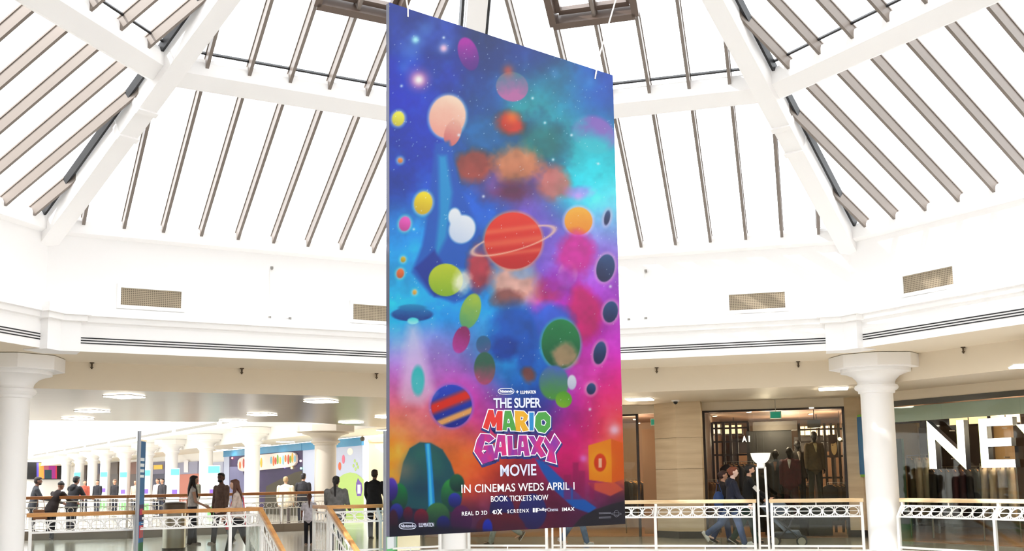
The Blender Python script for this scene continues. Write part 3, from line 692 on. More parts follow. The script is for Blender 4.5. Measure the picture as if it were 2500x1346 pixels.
# ------------------------------------------------------------------ balustrades
def balustrade(label, k, s_a, s_b, posts, dim=1.0, bars=False, rings=True, wood=WOOD, ring_pitch=0.237, R=RC):
    n, t = snorm(k), stan(k)
    e = empty('balustrade', side(k, (s_a + s_b) / 2, R - 0.14), label, 'balustrade', 'white balustrades with wooden handrails')
    Ru, Rl = R, R - 0.16
    pt = lambda s, r, z: side(k, s, r, z)
    MB().bar(pt(s_a - 0.05, Ru, 0.995), pt(s_b + 0.05, Ru, 0.995), 0.09, 0.078).build('handrail', wood, e, bevel=0.012)
    mb = MB()
    mb.bar(pt(s_a, Ru, 0.885), pt(s_b, Ru, 0.885), 0.035, 0.03); mb.bar(pt(s_a, Rl, 0.675), pt(s_b, Rl, 0.675), 0.045, 0.035)
    mb.build('ring_rail', WHITE2, e)
    MB().bar(pt(s_a, Rl, 0.075), pt(s_b, Rl, 0.075), 0.05, 0.04).build('bottom_rail', WHITE2, e)
    for s in posts:
        mb = MB()
        mb.bar(pt(s, Rl, 0), pt(s, Rl, 0.69), 0.055, 0.055, t); mb.bar(pt(s, Rl, 0.67), pt(s, Ru, 0.89), 0.055, 0.055, t); mb.bar(pt(s, Ru, 0.87), pt(s, Ru, 0.96), 0.055, 0.055, t)
        mb.build('post', WHITE2, e)
    mb = MB(); ed = sorted(posts)
    for p, q in zip(ed, ed[1:]):
        L = q - p - 0.10; cnt = max(1, round(L / ring_pitch)); pit = L / cnt
        cen = lambda s, u: pt(s, Rl + 0.16 * u, 0.695 + 0.175 * u)
        mb.bar(cen(p + .03, .5), cen(q - .03, .5), 0.012, 0.012)
        for i in range(cnt):
            s = p + 0.05 + pit * (i + 0.5)
            mb.tube([cen(s + pit * 0.44 * math.cos(a), 0.5 + 0.47 * math.sin(a)) for a in [2 * math.pi * j / 20 for j in range(20)]], 0.0095, 5, closed=True)
            if i:
                sb = s - pit / 2
                mb.bar(cen(sb, 0), cen(sb, 1), 0.013, 0.013); mb.bar(cen(sb - pit * 0.2, 0), cen(sb + pit * 0.2, 1), 0.011, 0.011); mb.bar(cen(sb + pit * 0.2, 0), cen(sb - pit * 0.2, 1), 0.011, 0.011)
        for sb in (p + 0.05, q - 0.05): mb.bar(cen(sb, 0), cen(sb, 1), 0.013, 0.013)
        MB().box(pt((p + q) / 2, Rl, 0.37), t * (L / 2), n * 0.005, UPZ * 0.275).build('glass_panel', CLEAR, e)
        MB().bar(pt((p + q) / 2, Ru, 0.895), pt((p + q) / 2, Ru, 0.96), 0.02, 0.02, t).build('baluster', WHITE2, e)
        MB().bar(pt((p + q) / 2, Rl, 0.0), pt((p + q) / 2, Rl, 0.06), 0.02, 0.02, t).build('baluster', WHITE2, e)
    if rings: mb.build('ring_panel', WHITE2, e)
    return e
LITWOOD = noisy('overlit_oak_handrail', (240, 216, 176), (226, 192, 142), (2, 2, 14), 0.35)  # the handrail oak again, glare of strong light put into its colour
balustrade('balustrade behind the foot of the banner, between the middle column and a lamp', 0, -4.2, -2.42, [-4.2, -2.42], wood=LITWOOD)
balustrade('balustrade right of the banner in front of the stone pier, up to the uplighter', 0, -2.02, 2.03, [-2.02, -0.03, 2.03], wood=LITWOOD)
balustrade('balustrade between the uplighter and the right-hand column', 0, 2.39, 4.17, [2.39, 4.17], wood=LITWOOD)
balustrade('balustrade in front of the letter shop right of the right-hand column', 1, -4.1, 4.1, [-4.1, -1.93, 0.2, 2.2, 4.1], wood=LITWOOD)
balustrade('balustrade between the left column and the stairs', -1, -4.2, 0.15, [-4.19, -2.34, -0.5, 0.15])
balustrade('balustrade between the stairs and the middle column', -1, 1.62, 4.16, [1.62, 2.74, 4.16])
balustrade('balustrade left of the left column at the edge of the photo', -2, -4.1, 4.1, [-4.1, -2, 0, 2, 4.1])
# stairs down into the hall with their side railings
nL, tL = -snorm(-1), stan(-1)
st = empty('staircase', side(-1, 0.9, RC - 0.3, -1), 'white staircase going down from the gallery between two sloping handrails', 'staircase')
mb = MB()
for i in range(22):
    z = -0.19 * (i + 1); d = 0.30 + 0.36 * i
    mb.box(side(-1, 0.88, RC - d / AP, z + 0.02) , tL * 0.70, nL * 0.19, UPZ * 0.03)
mb.build('tread', mat('stair_tread', (196, 188, 176), 0.4), st)
for s, lab in ((0.15, 'left'), (1.62, 'right')):
    p0 = side(-1, s, RC); d = nL + UPZ * -0.5
    a, b = p0 + UPZ * 0.995, p0 + UPZ * 0.995 + d * 7.5
    MB().bar(a, b, 0.09, 0.078).build('handrail', WOOD, st, bevel=0.012)
    mb = MB(); mb.bar(a - UPZ * 0.14, b - UPZ * 0.14, 0.03, 0.03); mb.bar(a - UPZ * 0.36, b - UPZ * 0.36, 0.03, 0.03); mb.bar(a - UPZ * 0.95, b - UPZ * 0.95, 0.04, 0.22)
    mb.build('string', WHITE2, st)
    mb = MB()
    for i in range(58):
        q_ = a + d * (0.1 + i * 0.126); mb.bar(q_ - UPZ * 0.92, q_ - UPZ * 0.36, 0.014, 0.014, nL)
        if i % 2 == 0: mb.tube([q_ - UPZ * 0.25 + d * 0.10 * math.cos(v_) + UPZ * 0.09 * math.sin(v_) for v_ in [2 * math.pi * j / 14 for j in range(14)]], 0.008, 5, closed=True)
    mb.build('railing', WHITE2, st)
# gate-like rail ends beside the stairs, with upright bars
for s, sg, lab in ((0.15, -1, 'left'), (1.62, 1, 'right')):
    e = empty('barrier', side(-1, s, RC), 'short barred railing on the %s of the stair opening' % lab, 'railing', 'barred railings beside the stairs')
    p0 = side(-1, s, RC + 0.02); p1 = p0 - nL * -0.0 + snorm(-1) * 0.9
    for q_ in (p0, p1): MB().bar(q_, q_ + UPZ * 0.97, 0.06, 0.06, tL).build('post', WHITE2, e)
    mb = MB()
    for i in range(1, 9): q_ = p0.lerp(p1, i / 9); mb.bar(q_ + UPZ * 0.08, q_ + UPZ * 0.66, 0.014, 0.014, tL)
    for z in (0.07, 0.67, 0.88): mb.bar(p0 + UPZ * z, p1 + UPZ * z, 0.03, 0.03)
    for i in range(4):
        q_ = p0.lerp(p1, (i + .5) / 4) + UPZ * 0.775; mb.tube([q_ + snorm(-1) * 0.095 * math.cos(v_) + UPZ * 0.095 * math.sin(v_) for v_ in [2 * math.pi * j / 16 for j in range(16)]], 0.009, 5, closed=True)
    mb.build('bars', WHITE2, e)
    MB().bar(p0 + UPZ * 0.995, p1 + UPZ * 0.995, 0.09, 0.078).build('handrail', WOOD, e, bevel=0.012)
# second balustrade on a curb, at the edge of the far stair well
BROWNW = noisy('brown_handrail', (176, 116, 70), (140, 88, 50), (2, 2, 14), 0.35)
cpx = [(30, 1321), (310, 1316), (480, 1307.5), (693, 1299), (800, 1293.5)]
cp = [atz(x, y, 0) for x, y in cpx]
e = empty('curb_balustrade', cp[1], 'brown railed balustrade on a stone curb where people lean, behind the bin', 'balustrade')
CURB = mat('stone_curb', (128, 116, 102), 0.5); GREYM = mat('grey_white_metal', (226, 222, 214), 0.4)
mbc, mbh, mbr, mbg = MB(), MB(), MB(), MB()
for p, q in zip(cp, cp[1:]):
    out = UPZ.cross(q - p).normalized(); 
    if out.y < 0: out = -out
    mbc.prism([p, q, q + out * 0.3, p + out * 0.3], UPZ * 0.25)
    o_ = out * 0.15
    mbh.bar(p + o_ + UPZ * 1.20, q + o_ + UPZ * 1.20, 0.10, 0.09)
    for z in (1.08, 0.92, 0.74, 0.30): mbr.bar(p + o_ + UPZ * z, q + o_ + UPZ * z, 0.025, 0.025)
    L = (q - p).length; nn = int(L / 0.12)
    for i in range(nn):
        w_ = p.lerp(q, (i + .5) / nn) + o_; mbr.bar(w_ + UPZ * 0.3, w_ + UPZ * 0.74, 0.010, 0.010, out)
        if i % 2 == 0: mbr.tube([w_ + (q - p).normalized() * 0.085 * math.cos(v_) + UPZ * (0.83 + 0.075 * math.sin(v_)) for v_ in [2 * math.pi * j / 10 for j in range(10)]], 0.008, 4, closed=True)
    for i in range(1):
        w_ = p.lerp(q, 0.02) + o_; MB().bar(w_ + UPZ * 0.25, w_ + UPZ * 1.16, 0.05, 0.05, out).build('post', GREYM, e)
mbc.build('curb', CURB, e); mbh.build('handrail', BROWNW, e, bevel=0.012); mbr.build('railing', GREYM, e)
far = empty('far_balustrade', (-14, 42, 0), 'thin distant balustrade beyond the brown railed one', 'balustrade')
p, q = atz(40, 1213, 1.034), atz(560, 1208, 1.034); p.z = q.z = 0
MB().bar(p + UPZ * 1.0, q + UPZ * 1.0, 0.09, 0.08).build('handrail', LITWOOD, far)
mb = MB()
for i in range(70):
    w_ = p.lerp(q, i / 69); mb.bar(w_, w_ + UPZ * 0.95, 0.03 if i % 6 == 0 else 0.012, 0.012, (0, 1, 0))
for z in (0.08, 0.7, 0.88): mb.bar(p + UPZ * z, q + UPZ * z, 0.03, 0.03)
mb.build('railing', GREYM, far)
# ================================================================== the hanging banner
import numpy as np
def flat_mesh(name, data, parent, m, M, kind_scale=None):
    o = bpy.data.objects.new('tmp', data); COL.objects.link(o)
    bpy.context.view_layer.update()
    me = bpy.data.meshes.new_from_object(o.evaluated_get(bpy.context.evaluated_depsgraph_get()))
    bpy.data.objects.remove(o)
    me.name = name
    me.transform(M)
    me.materials.clear(); me.materials.append(m)
    ob = bpy.data.objects.new(name, me); COL.objects.link(ob)
    if parent is not None: adopt(ob, parent)
    return ob
def font_curve(text, bold=0.0, spacing=1.0, extrude=0.0):
    c = bpy.data.curves.new('text', 'FONT'); c.body = text; c.offset = bold; c.space_character = spacing; c.resolution_u = 3; c.size = 1.0; c.extrude = extrude
    return c
def text_bounds(c):
    o = bpy.data.objects.new('tmp', c); COL.objects.link(o); bpy.context.view_layer.update()
    me = bpy.data.meshes.new_from_object(o.evaluated_get(bpy.context.evaluated_depsgraph_get()))
    xs = [v.co.x for v in me.vertices]; ys = [v.co.y for v in me.vertices]
    bpy.data.objects.remove(o); bpy.data.meshes.remove(me)
    return min(xs), max(xs), min(ys), max(ys)
def text_on(name, text, parent, m, bl, br, top, nrm, bold=0.0, spacing=1.0, lift=0.003, th=0.001):
    """lettering whose lower left, lower right and top height are given as points in space"""
    c = font_curve(text, bold, spacing); x0, x1, y0, y1 = text_bounds(c)
    X = (br - bl) / (x1 - x0); Yv = UPZ * ((top - bl).dot(UPZ)) / (y1 - y0)
    nrm = nrm.normalized()
    o = bl - X * x0 - Yv * y0 + nrm * lift
    M = Matrix(((X.x, Yv.x, nrm.x, o.x), (X.y, Yv.y, nrm.y, o.y), (X.z, Yv.z, nrm.z, o.z), (0, 0, 0, 1)))
    c.extrude = th
    return flat_mesh(name, c, parent, m, M)
BY1 = 11.3
bBL = aty(951, 1311.5, BY1); bBR = atz(1526.7, 1280, bBL.z)
BZ0 = bBL.z; BZ1 = (aty(952, 3, BY1).z + aty(1495, 186.6, bBR.y).z) / 2
BU = (bBR - bBL).normalized(); BW = (bBR - bBL).length; BH = BZ1 - BZ0
BN = BU.cross(UPZ)
if BN.y > 0: BN = -BN
banner = empty('hanging_banner', bBL + BU * BW / 2, 'huge hanging film poster banner with colourful space artwork, in the middle of the hall', 'banner')
EDGE = mat('banner_edge', (62, 62, 78), 0.5)
MB().prism([bBL, bBR, bBR + UPZ * BH, bBL + UPZ * BH], -BN * 0.06).build('panel', EDGE, banner)
def bpt(x, y, off=0.002): return onplane(x, y, bBL + BN * off, BN)
# ---- printed artwork: colour per point of a fine grid
NU, NV = 300, 520
uu, vv = np.meshgrid(np.linspace(0, 1, NU + 1), np.linspace(0, 1, NV + 1))
PX = np.empty_like(uu); PY = np.empty_like(uu)
wx = bBL.x + BU.x * BW * uu; wy = bBL.y + BU.y * BW * uu; wz = BZ0 + BH * vv - EYE
dd = wy * math.cos(PITCH) + wz * math.sin(PITCH); up_ = -wy * math.sin(PITCH) + wz * math.cos(PITCH)
aa, bb = F_PX * wx / dd, -F_PX * up_ / dd
PX = 1250 + _c * aa + _s * bb; PY = CY - _s * aa + _c * bb
ctrl = [(960, 30, 42, 66, 160), (1080, 60, 36, 60, 150), (1200, 110, 26, 56, 126), (1300, 160, 26, 56, 130), (1470, 205, 34, 74, 170), (970, 230, 18, 56, 190), (1100, 200, 18, 56, 165), (1160, 250, 8, 96, 180), (1310, 240, 30, 150, 150), (1360, 225, 20, 120, 150), (1410, 250, 10, 110, 176), (1480, 260, 8, 96, 186),
        (970, 350, 0, 66, 190), (1380, 300, 30, 170, 170), (1490, 350, 40, 190, 205), (970, 450, 0, 76, 196), (1450, 430, 30, 190, 200), (1490, 480, 130, 225, 235), (970, 550, 0, 140, 220), (1010, 620, 0, 160, 232), (1400, 480, 60, 190, 210), (1480, 560, 140, 186, 240), (1330, 540, 120, 90, 190), (1150, 500, 30, 100, 200), (1120, 650, 20, 150, 230), (1180, 600, 30, 110, 200),
        (970, 650, 0, 176, 236), (1480, 650, 170, 110, 222), (1440, 620, 160, 110, 220), (980, 740, 0, 190, 240), (1470, 720, 190, 80, 212), (1100, 760, 30, 160, 235), (970, 830, 110, 190, 250), (1050, 860, 180, 170, 245), (1120, 850, 120, 160, 240), (1190, 860, 60, 180, 240), (1240, 900, 20, 150, 230), (1420, 800, 200, 60, 190), (1480, 830, 200, 70, 200),
        (970, 900, 214, 140, 240), (1110, 900, 220, 110, 220), (1040, 910, 225, 150, 235), (1300, 930, 30, 110, 200), (1440, 890, 230, 80, 196), (1500, 950, 240, 60, 150), (970, 960, 245, 120, 190), (1120, 960, 240, 80, 180), (1180, 960, 180, 90, 190), (1320, 990, 60, 60, 150), (1400, 1010, 215, 60, 180), (1500, 1010, 250, 90, 110), (970, 1020, 250, 150, 110), (1050, 1020, 250, 130, 150), (1150, 1030, 235, 70, 170), (1440, 1060, 225, 50, 140), (1510, 1060, 250, 110, 70),
        (962, 1090, 250, 170, 60), (1110, 1080, 245, 140, 70), (1130, 1120, 245, 140, 70), (1400, 1110, 220, 50, 120), (1510, 1110, 250, 130, 50), (1140, 1170, 240, 110, 60), (1190, 1170, 220, 80, 60), (1260, 1200, 150, 40, 70), (1390, 1160, 190, 40, 110), (1440, 1200, 170, 50, 110), (1180, 1240, 90, 30, 80), (1330, 1230, 110, 26, 72), (1420, 1240, 90, 30, 90), (970, 1290, 20, 25, 50), (1080, 1290, 26, 30, 70), (1200, 1270, 66, 30, 66), (1330, 1270, 110, 26, 66), (1420, 1275, 60, 28, 56), (1510, 1270, 36, 36, 52)]
wsum = np.zeros_like(PX); rgb = np.zeros(PX.shape + (3,))
for x, y, r, g, b_ in ctrl:
    d2 = (PX - x) ** 2 + (PY - y) ** 2; w = np.exp(-d2 / (2 * 42.0 ** 2)) + 1e-3 / (1 + d2 / 2000)
    wsum += w; rgb += w[..., None] * np.array([r, g, b_])
rgb /= wsum[..., None]
rs = np.random.RandomState(7)
def vnoise(cell, seed):
    r_ = np.random.RandomState(seed); g = r_.rand(int(2600 / cell) + 3, int(2600 / cell) + 3)
    X = PX / cell; Y = (PY + 40) / cell; i = np.floor(X).astype(int); j = np.floor(Y).astype(int); fx = X - i; fy = Y - j
    fx = fx * fx * (3 - 2 * fx); fy = fy * fy * (3 - 2 * fy)
    return (g[j, i] * (1 - fx) + g[j, i + 1] * fx) * (1 - fy) + (g[j + 1, i] * (1 - fx) + g[j + 1, i + 1] * fx) * fy
neb = (vnoise(90, 1) * 0.5 + vnoise(44, 2) * 0.27 + vnoise(21, 3) * 0.15 + vnoise(9, 4) * 0.10 + vnoise(5, 5) * 0.06 - 0.54) * 2.4
neb2 = (vnoise(60, 11) * 0.5 + vnoise(28, 12) * 0.3 + vnoise(12, 13) * 0.2 - 0.5) * 2.2
rgb = np.clip(rgb * (1 + 0.20 * neb[..., None]) + np.clip(neb2, 0, 1)[..., None] * np.array([26, 30, 30]), 0, 255)
def blend(mask, col): 
    global rgb
    rgb = rgb * (1 - mask[..., None]) + mask[..., None] * np.asarray(col, float)
def ell(x, y, rx, ry, soft=2.0, rot=0.0):
    c, s = math.cos(rot), math.sin(rot); X = (PX - x) * c + (PY - y) * s; Y = -(PX - x) * s + (PY - y) * c
    r = np.sqrt((X / rx) ** 2 + (Y / ry) ** 2)
    return np.clip((1 - r) * min(rx, ry) / soft + 0.5, 0, 1), X / rx, Y / ry
def glow(x, y, r, col, k=1.0):
    blend(np.clip(k * np.exp(-((PX - x) ** 2 + (PY - y) ** 2) / (r * r)), 0, 1), col)
def world(x, y, rx, ry, top, bot, rot=0.0, mott=0.15, soft=2.5, rim=None, k=1.0):       # a plain round planet in two colours
    m, X, Y = ell(x, y, rx, ry, soft, rot)
    if rim is not None:
        m2, _, _ = ell(x, y, rx + 5, ry + 5, 7, rot); blend(m2 * 0.55, rim)
    t = np.clip(Y * 0.5 + 0.5 + mott * neb, 0, 1)[..., None]
    blend(m * k, np.asarray(top, float) * (1 - t) + np.asarray(bot, float) * t)
def poly(pts, col, soft=2.0, k=1.0):
    P = np.array(pts, float); inside = np.zeros(PX.shape, bool); dist = np.full(PX.shape, 1e9)
    n = len(P)
    for i in range(n):
        x0, y0 = P[i]; x1, y1 = P[(i + 1) % n]
        cond = ((y0 > PY) != (y1 > PY)) & (PX < (x1 - x0) * (PY - y0) / (y1 - y0 + 1e-9) + x0); inside ^= cond
        t = np.clip(((PX - x0) * (x1 - x0) + (PY - y0) * (y1 - y0)) / ((x1 - x0) ** 2 + (y1 - y0) ** 2 + 1e-9), 0, 1)
        dist = np.minimum(dist, np.hypot(PX - x0 - t * (x1 - x0), PY - y0 - t * (y1 - y0)))
    m = np.clip(np.where(inside, dist, -dist) / soft + 0.5, 0, 1); blend(m * k, col)
# upper sky: star dust, nebulae
for x, y, r in ((1015, 100, 22), (1000, 130, 26), (1040, 70, 20), (1085, 115, 18), (985, 165, 16), (1440, 200, 18), (1355, 180, 14), (1465, 300, 26)):
    glow(x, y, r, (110, 170, 230), 0.35)
glow(1014, 97, 9, (190, 250, 255)); glow(1083, 118, 10, (255, 210, 230)); glow(1022, 195, 26, (255, 130, 170), 0.8); glow(1022, 195, 13, (255, 255, 250))
world(1143, 132, 24, 42, (176, 50, 170), (70, 30, 130), -0.30, 0.3)
world(1250, 212, 40, 36, (60, 130, 150), (190, 120, 170), 0.3, 0.6); glow(1240, 172, 14, (236, 90, 60), 0.7)
# large cloudy nebula in teal, rust and violet
def cloud(x, y, rx, ry, col, k=0.9, amp=0.5):
    r = np.sqrt(((PX - x) / rx) ** 2 + ((PY - y) / ry) ** 2) + amp * 0.55 * neb; blend(np.clip((1.12 - r) * 1.9, 0, 1) * k, np.asarray(col, float) * (1 + 0.25 * neb2[..., None]))
cloud(1245, 370, 150, 120, (14, 80, 130)); cloud(1190, 330, 70, 50, (30, 110, 170)); cloud(1320, 350, 60, 60, (20, 120, 120)); cloud(1250, 450, 120, 80, (110, 70, 130)); cloud(1160, 405, 60, 48, (170, 76, 60), 0.9, 0.7); cloud(1350, 450, 55, 50, (200, 116, 100), 0.8, 0.8); cloud(1255, 400, 70, 66, (200, 130, 90), 0.9, 0.9); cloud(1250, 470, 60, 34, (120, 40, 84), 0.8, 0.9); cloud(1246, 300, 44, 40, (226, 66, 40), 0.95, 0.8); glow(1250, 285, 16, (250, 150, 60), 0.6)
# pale comet with a long blue train
world(1092, 285, 44, 52, (252, 224, 200), (244, 176, 160), 0.2, 0.3, rim=(255, 240, 240)); world(1105, 325, 20, 34, (240, 190, 170), (214, 120, 120), 0.3, 0.3)
poly([(1062, 350), (1096, 345), (1112, 400), (1130, 470), (1160, 540), (1190, 600), (1190, 690), (1168, 720), (1110, 740), (1050, 720), (1005, 665), (1030, 600), (1045, 520), (1052, 430)], (16, 96, 190), 10, 0.9)
poly([(1070, 380), (1090, 380), (1104, 470), (1090, 580), (1060, 640), (1072, 520)], (40, 170, 220), 12, 0.8)
poly([(1012, 655), (1060, 610), (1130, 720), (1060, 725)], (10, 60, 160), 8, 0.9)
# white clouds
world(1128, 560, 32, 36, (250, 252, 255), (214, 226, 246), 0.5, 0.1, soft=6); world(1110, 530, 16, 22, (252, 254, 255), (230, 238, 250), 0, 0.1, soft=5)
world(1385, 672, 24, 34, (240, 240, 255), (200, 196, 240), 0.2, 0.1, soft=5)
# red banded giant with a ring, warm and blue clouds under it
cloud(1170, 660, 40, 70, (214, 60, 56), 0.8, 0.8); cloud(1345, 706, 46, 34, (180, 44, 60), 0.8, 0.8); cloud(1256, 692, 72, 66, (246, 186, 164), 0.9, 0.5); cloud(1240, 730, 50, 28, (120, 60, 60), 0.7, 1.0); cloud(1275, 665, 40, 22, (130, 180, 230), 0.6, 1.0)
world(1253, 588, 70, 69, (240, 76, 54), (196, 34, 40), 0, 0.12, rim=(255, 160, 120))
for yb, hb in ((560, 7), (590, 10), (618, 6)):
    m_, X_, Y_ = ell(1253, 588, 70, 69, 2.5); blend(m_ * np.exp(-((PY + 0.12 * (PX - 1253) - yb) / hb) ** 2) * 0.5, (250, 150, 110))
X_ = (PX - 1253) * math.cos(.28) - (PY - 588) * math.sin(.28); Y_ = (PX - 1253) * math.sin(.28) + (PY - 588) * math.cos(.28); rr_ = np.sqrt((X_ / 104) ** 2 + (Y_ / 24) ** 2)
blend(np.exp(-((rr_ - 1) / 0.07) ** 2) * np.where((Y_ > 0) | (np.abs(X_) > 68), 0.8, 0.0), (255, 214, 190))
cloud(1258, 800, 66, 70, (30, 96, 190), 0.95, 0.5); cloud(1235, 850, 40, 34, (20, 64, 150), 0.9, 0.7); cloud(1288, 870, 30, 56, (30, 90, 180), 0.9, 0.6); cloud(1290, 916, 22, 24, (140, 66, 44), 0.8, 0.8)
# lime world
world(1088, 684, 42, 40, (206, 216, 70), (150, 190, 60), 0, 0.15); cloud(1128, 690, 30, 40, (236, 236, 220), 0.8, 0.9)
world(1148, 760, 24, 44, (190, 210, 80), (100, 170, 120), 0.3, 0.3)
# gold world over magenta and violet clouds
world(1412, 540, 34, 34, (252, 196, 90), (240, 150, 60), 0, 0.2, rim=(250, 220, 240))
cloud(1402, 625, 56, 70, (222, 60, 164), 0.9, 0.7); cloud(1370, 690, 60, 50, (170, 60, 190), 0.8, 0.8); cloud(1425, 760, 44, 80, (232, 44, 134), 0.9, 0.7); cloud(1350, 785, 50, 50, (60, 110, 214), 0.9, 0.7)
glow(1412, 480, 12, (250, 220, 255), 0.6); cloud(1420, 470, 50, 22, (200, 120, 220), 0.5, 0.9)
# green world
world(1369, 840, 47, 60, (40, 140, 80), (20, 90, 60), 0, 0.25, rim=(90, 210, 190)); cloud(1376, 868, 30, 30, (236, 170, 140), 0.7, 1.0)
world(1352, 935, 36, 42, (90, 120, 200), (90, 160, 80), 0, 0.3, soft=6); world(1376, 976, 20, 20, (90, 170, 60), (140, 190, 60), 0.3, 0.2); world(1396, 934, 11, 18, (236, 240, 250), (214, 214, 240), 0, 0.1)
# blue and red world
world(1102, 992, 50, 52, (60, 90, 210), (24, 44, 150), 0, 0.2, rim=(150, 130, 240))
m_, X_, Y_ = ell(1102, 992, 50, 52, 2.5); blend(m_ * np.clip(1.5 - np.abs((PY - 980 + 0.4 * (PX - 1102)) / 14), 0, 1), (230, 66, 54)); blend(m_ * np.clip(1.5 - np.abs((PY - 1022 + 0.4 * (PX - 1102)) / 8), 0, 1), (248, 184, 120))
# small worlds and gems
for x, y, rx, ry, c in ((972, 290, 15, 18, (246, 232, 90)), (1033, 496, 22, 28, (252, 214, 60)), (988, 547, 14, 18, (240, 100, 190)), (984, 634, 6, 7, (220, 190, 60)), (977, 668, 9, 12, (236, 120, 70)), (1012, 714, 5, 6, (240, 190, 90)), (977, 392, 6, 6, (240, 150, 80))):
    world(x, y, rx, ry, np.minimum(255, np.array(c) + 20), np.array(c) * 0.85, 0.2, 0.1, rim=(250, 240, 230))
for x, y, rx, ry in ((1478, 655, 22, 34), (1490, 762, 18, 26), (1464, 862, 15, 28), (1443, 950, 11, 14), (1482, 532, 7, 18)):
    world(x, y, rx, ry, (50, 90, 140), (26, 36, 84), 0.2, 0.4, rim=(240, 200, 220))
world(1126, 830, 20, 34, (150, 50, 110), (210, 90, 190), 0.3, 0.5); world(1180, 842, 18, 22, (60, 110, 150), (130, 100, 160), 0, 0.5); world(1183, 900, 26, 40, (60, 110, 90), (200, 90, 130), 0, 0.6)
world(1450, 330, 58, 46, (190, 110, 200), (90, 200, 210), 0.5, 0.9, soft=12, k=0.7)
# saucer and its beam
poly([(996, 795), (1018, 795), (1062, 960), (1030, 990), (985, 985), (975, 960)], (250, 236, 255), 24, 0.55)
world(1006, 768, 51, 17, (40, 140, 200), (20, 70, 150), 0.0, 0.6); world(1006, 752, 34, 9, (60, 160, 210), (40, 120, 180)); world(1008, 784, 14, 8, (90, 230, 240), (190, 255, 255)); 
world(1020, 930, 16, 36, (70, 200, 200), (120, 210, 220), 0, 0.8, soft=6)
# landscape
poly([(970, 1240), (974, 1180), (984, 1130), (1000, 1095), (1025, 1080), (1052, 1082), (1080, 1098), (1100, 1130), (1112, 1165), (1120, 1210), (1120, 1250)], (36, 92, 104), 3)
world(1035, 1150, 50, 60, (60, 130, 110), (30, 70, 100), 0, 0.4, soft=30, k=0.7); glow(985, 1150, 30, (190, 160, 130), 0.5)
poly([(1037, 1084), (1050, 1084), (1056, 1150), (1062, 1240), (1046, 1240), (1043, 1150)], (40, 160, 236), 3); poly([(1041, 1084), (1047, 1084), (1051, 1150), (1056, 1235), (1049, 1235), (1046, 1150)], (110, 214, 255), 3)
for x, y, rx, ry, a_, b_ in ((975, 1215, 20, 34, (36, 150, 80), (20, 70, 60)), (955, 1195, 16, 28, (120, 90, 220), (50, 40, 120)), (1102, 1210, 26, 40, (60, 160, 80), (20, 70, 70)), (1115, 1180, 18, 22, (40, 110, 80), (20, 60, 60)), (1068, 1262, 30, 34, (80, 140, 80), (20, 50, 60)), (1028, 1265, 18, 22, (150, 40, 60), (50, 20, 60)), (968, 1250, 16, 20, (70, 80, 190), (30, 30, 90)), (996, 1256, 12, 18, (130, 30, 60), (50, 20, 60)), (1110, 1222, 16, 18, (70, 80, 200), (30, 40, 110)), (1126, 1270, 26, 36, (110, 40, 100), (50, 26, 70)), (1082, 1278, 16, 18, (40, 50, 140), (24, 30, 80)), (1225, 1245, 30, 36, (50, 50, 130), (40, 30, 70)), (1300, 1250, 34, 44, (50, 56, 130), (44, 36, 90)), (1222, 1290, 60, 38, (110, 36, 56), (60, 24, 60)), (1190, 1290, 12, 22, (50, 70, 200), (30, 40, 140)), (960, 1275, 12, 30, (80, 26, 60), (30, 20, 40))):
    world(x, y, rx, ry, a_, b_, 0, 0.25)
poly([(1306, 1120), (1330, 1128), (1362, 1160), (1420, 1215), (1456, 1240), (1440, 1254), (1400, 1240), (1350, 1195), (1322, 1150)], (36, 110, 200), 4, 0.9)
poly([(1436, 1088), (1492, 1072), (1494, 1180), (1438, 1172)], (244, 150, 60), 2); poly([(1492, 1072), (1520, 1082), (1524, 1170), (1494, 1180)], (230, 110, 50), 2); glow(1465, 1128, 26, (255, 190, 70), 0.8)
world(1465, 1130, 15, 22, (226, 80, 40), (214, 70, 40)); poly([(1461, 1120), (1469, 1120), (1469, 1142), (1461, 1142)], (250, 200, 170), 2)
poly([(1436, 1180), (1500, 1178), (1522, 1196), (1490, 1212), (1448, 1196)], (230, 110, 80), 4, 0.8); glow(1500, 1050, 14, (250, 230, 255), 0.8); glow(1424, 1120, 9, (245, 150, 240), 0.8)
for x, w_, h_ in ((1385, 9, 60), (1405, 7, 90), (1420, 8, 70), (1445, 6, 40)): poly([(x - w_, 1220), (x - w_, 1220 - h_), (x + w_, 1220 - h_), (x + w_, 1220)], (150, 36, 96), 4, 0.6)
poly([(1395, 1290), (1420, 1262), (1450, 1246), (1490, 1232), (1530, 1222), (1530, 1300)], (36, 34, 48), 3)
poly([(948, 1312), (948, 1285), (1100, 1288), (1240, 1300), (1240, 1312)], (24, 26, 48), 10, 0.7)
# stars
for i in range(520):
    x, y = rs.uniform(955, 1520), rs.uniform(20, 1060)
    j = rs.randint(0, NV + 1); i2 = rs.randint(0, NU + 1)
    if PY[j, i2] < 1060: rgb[j, i2] = rgb[j, i2] * 0.45 + 0.55 * np.array([235, 245, 255])
for x, y in ((1083, 92), (980, 210), (1120, 330), (1330, 300), (1460, 400), (1490, 700), (1010, 560), (1440, 1000), (1300, 240), (1180, 480), (1395, 330), (1350, 390)): glow(x, y, 3.5, (240, 250, 255), 0.9)
rgb = np.clip(rgb, 0, 255) / 255.0
rgb = rgb
linc = np.where(rgb <= 0.04045, rgb / 12.92, ((rgb + 0.055) / 1.055) ** 2.4)
me = bpy.data.meshes.new('artwork')
vx = bBL.x + BU.x * BW * uu + BN.x * 0.002; vy = bBL.y + BU.y * BW * uu + BN.y * 0.002; vz = BZ0 + BH * vv
vs = np.stack([vx, vy, vz], -1).reshape(-1, 3)
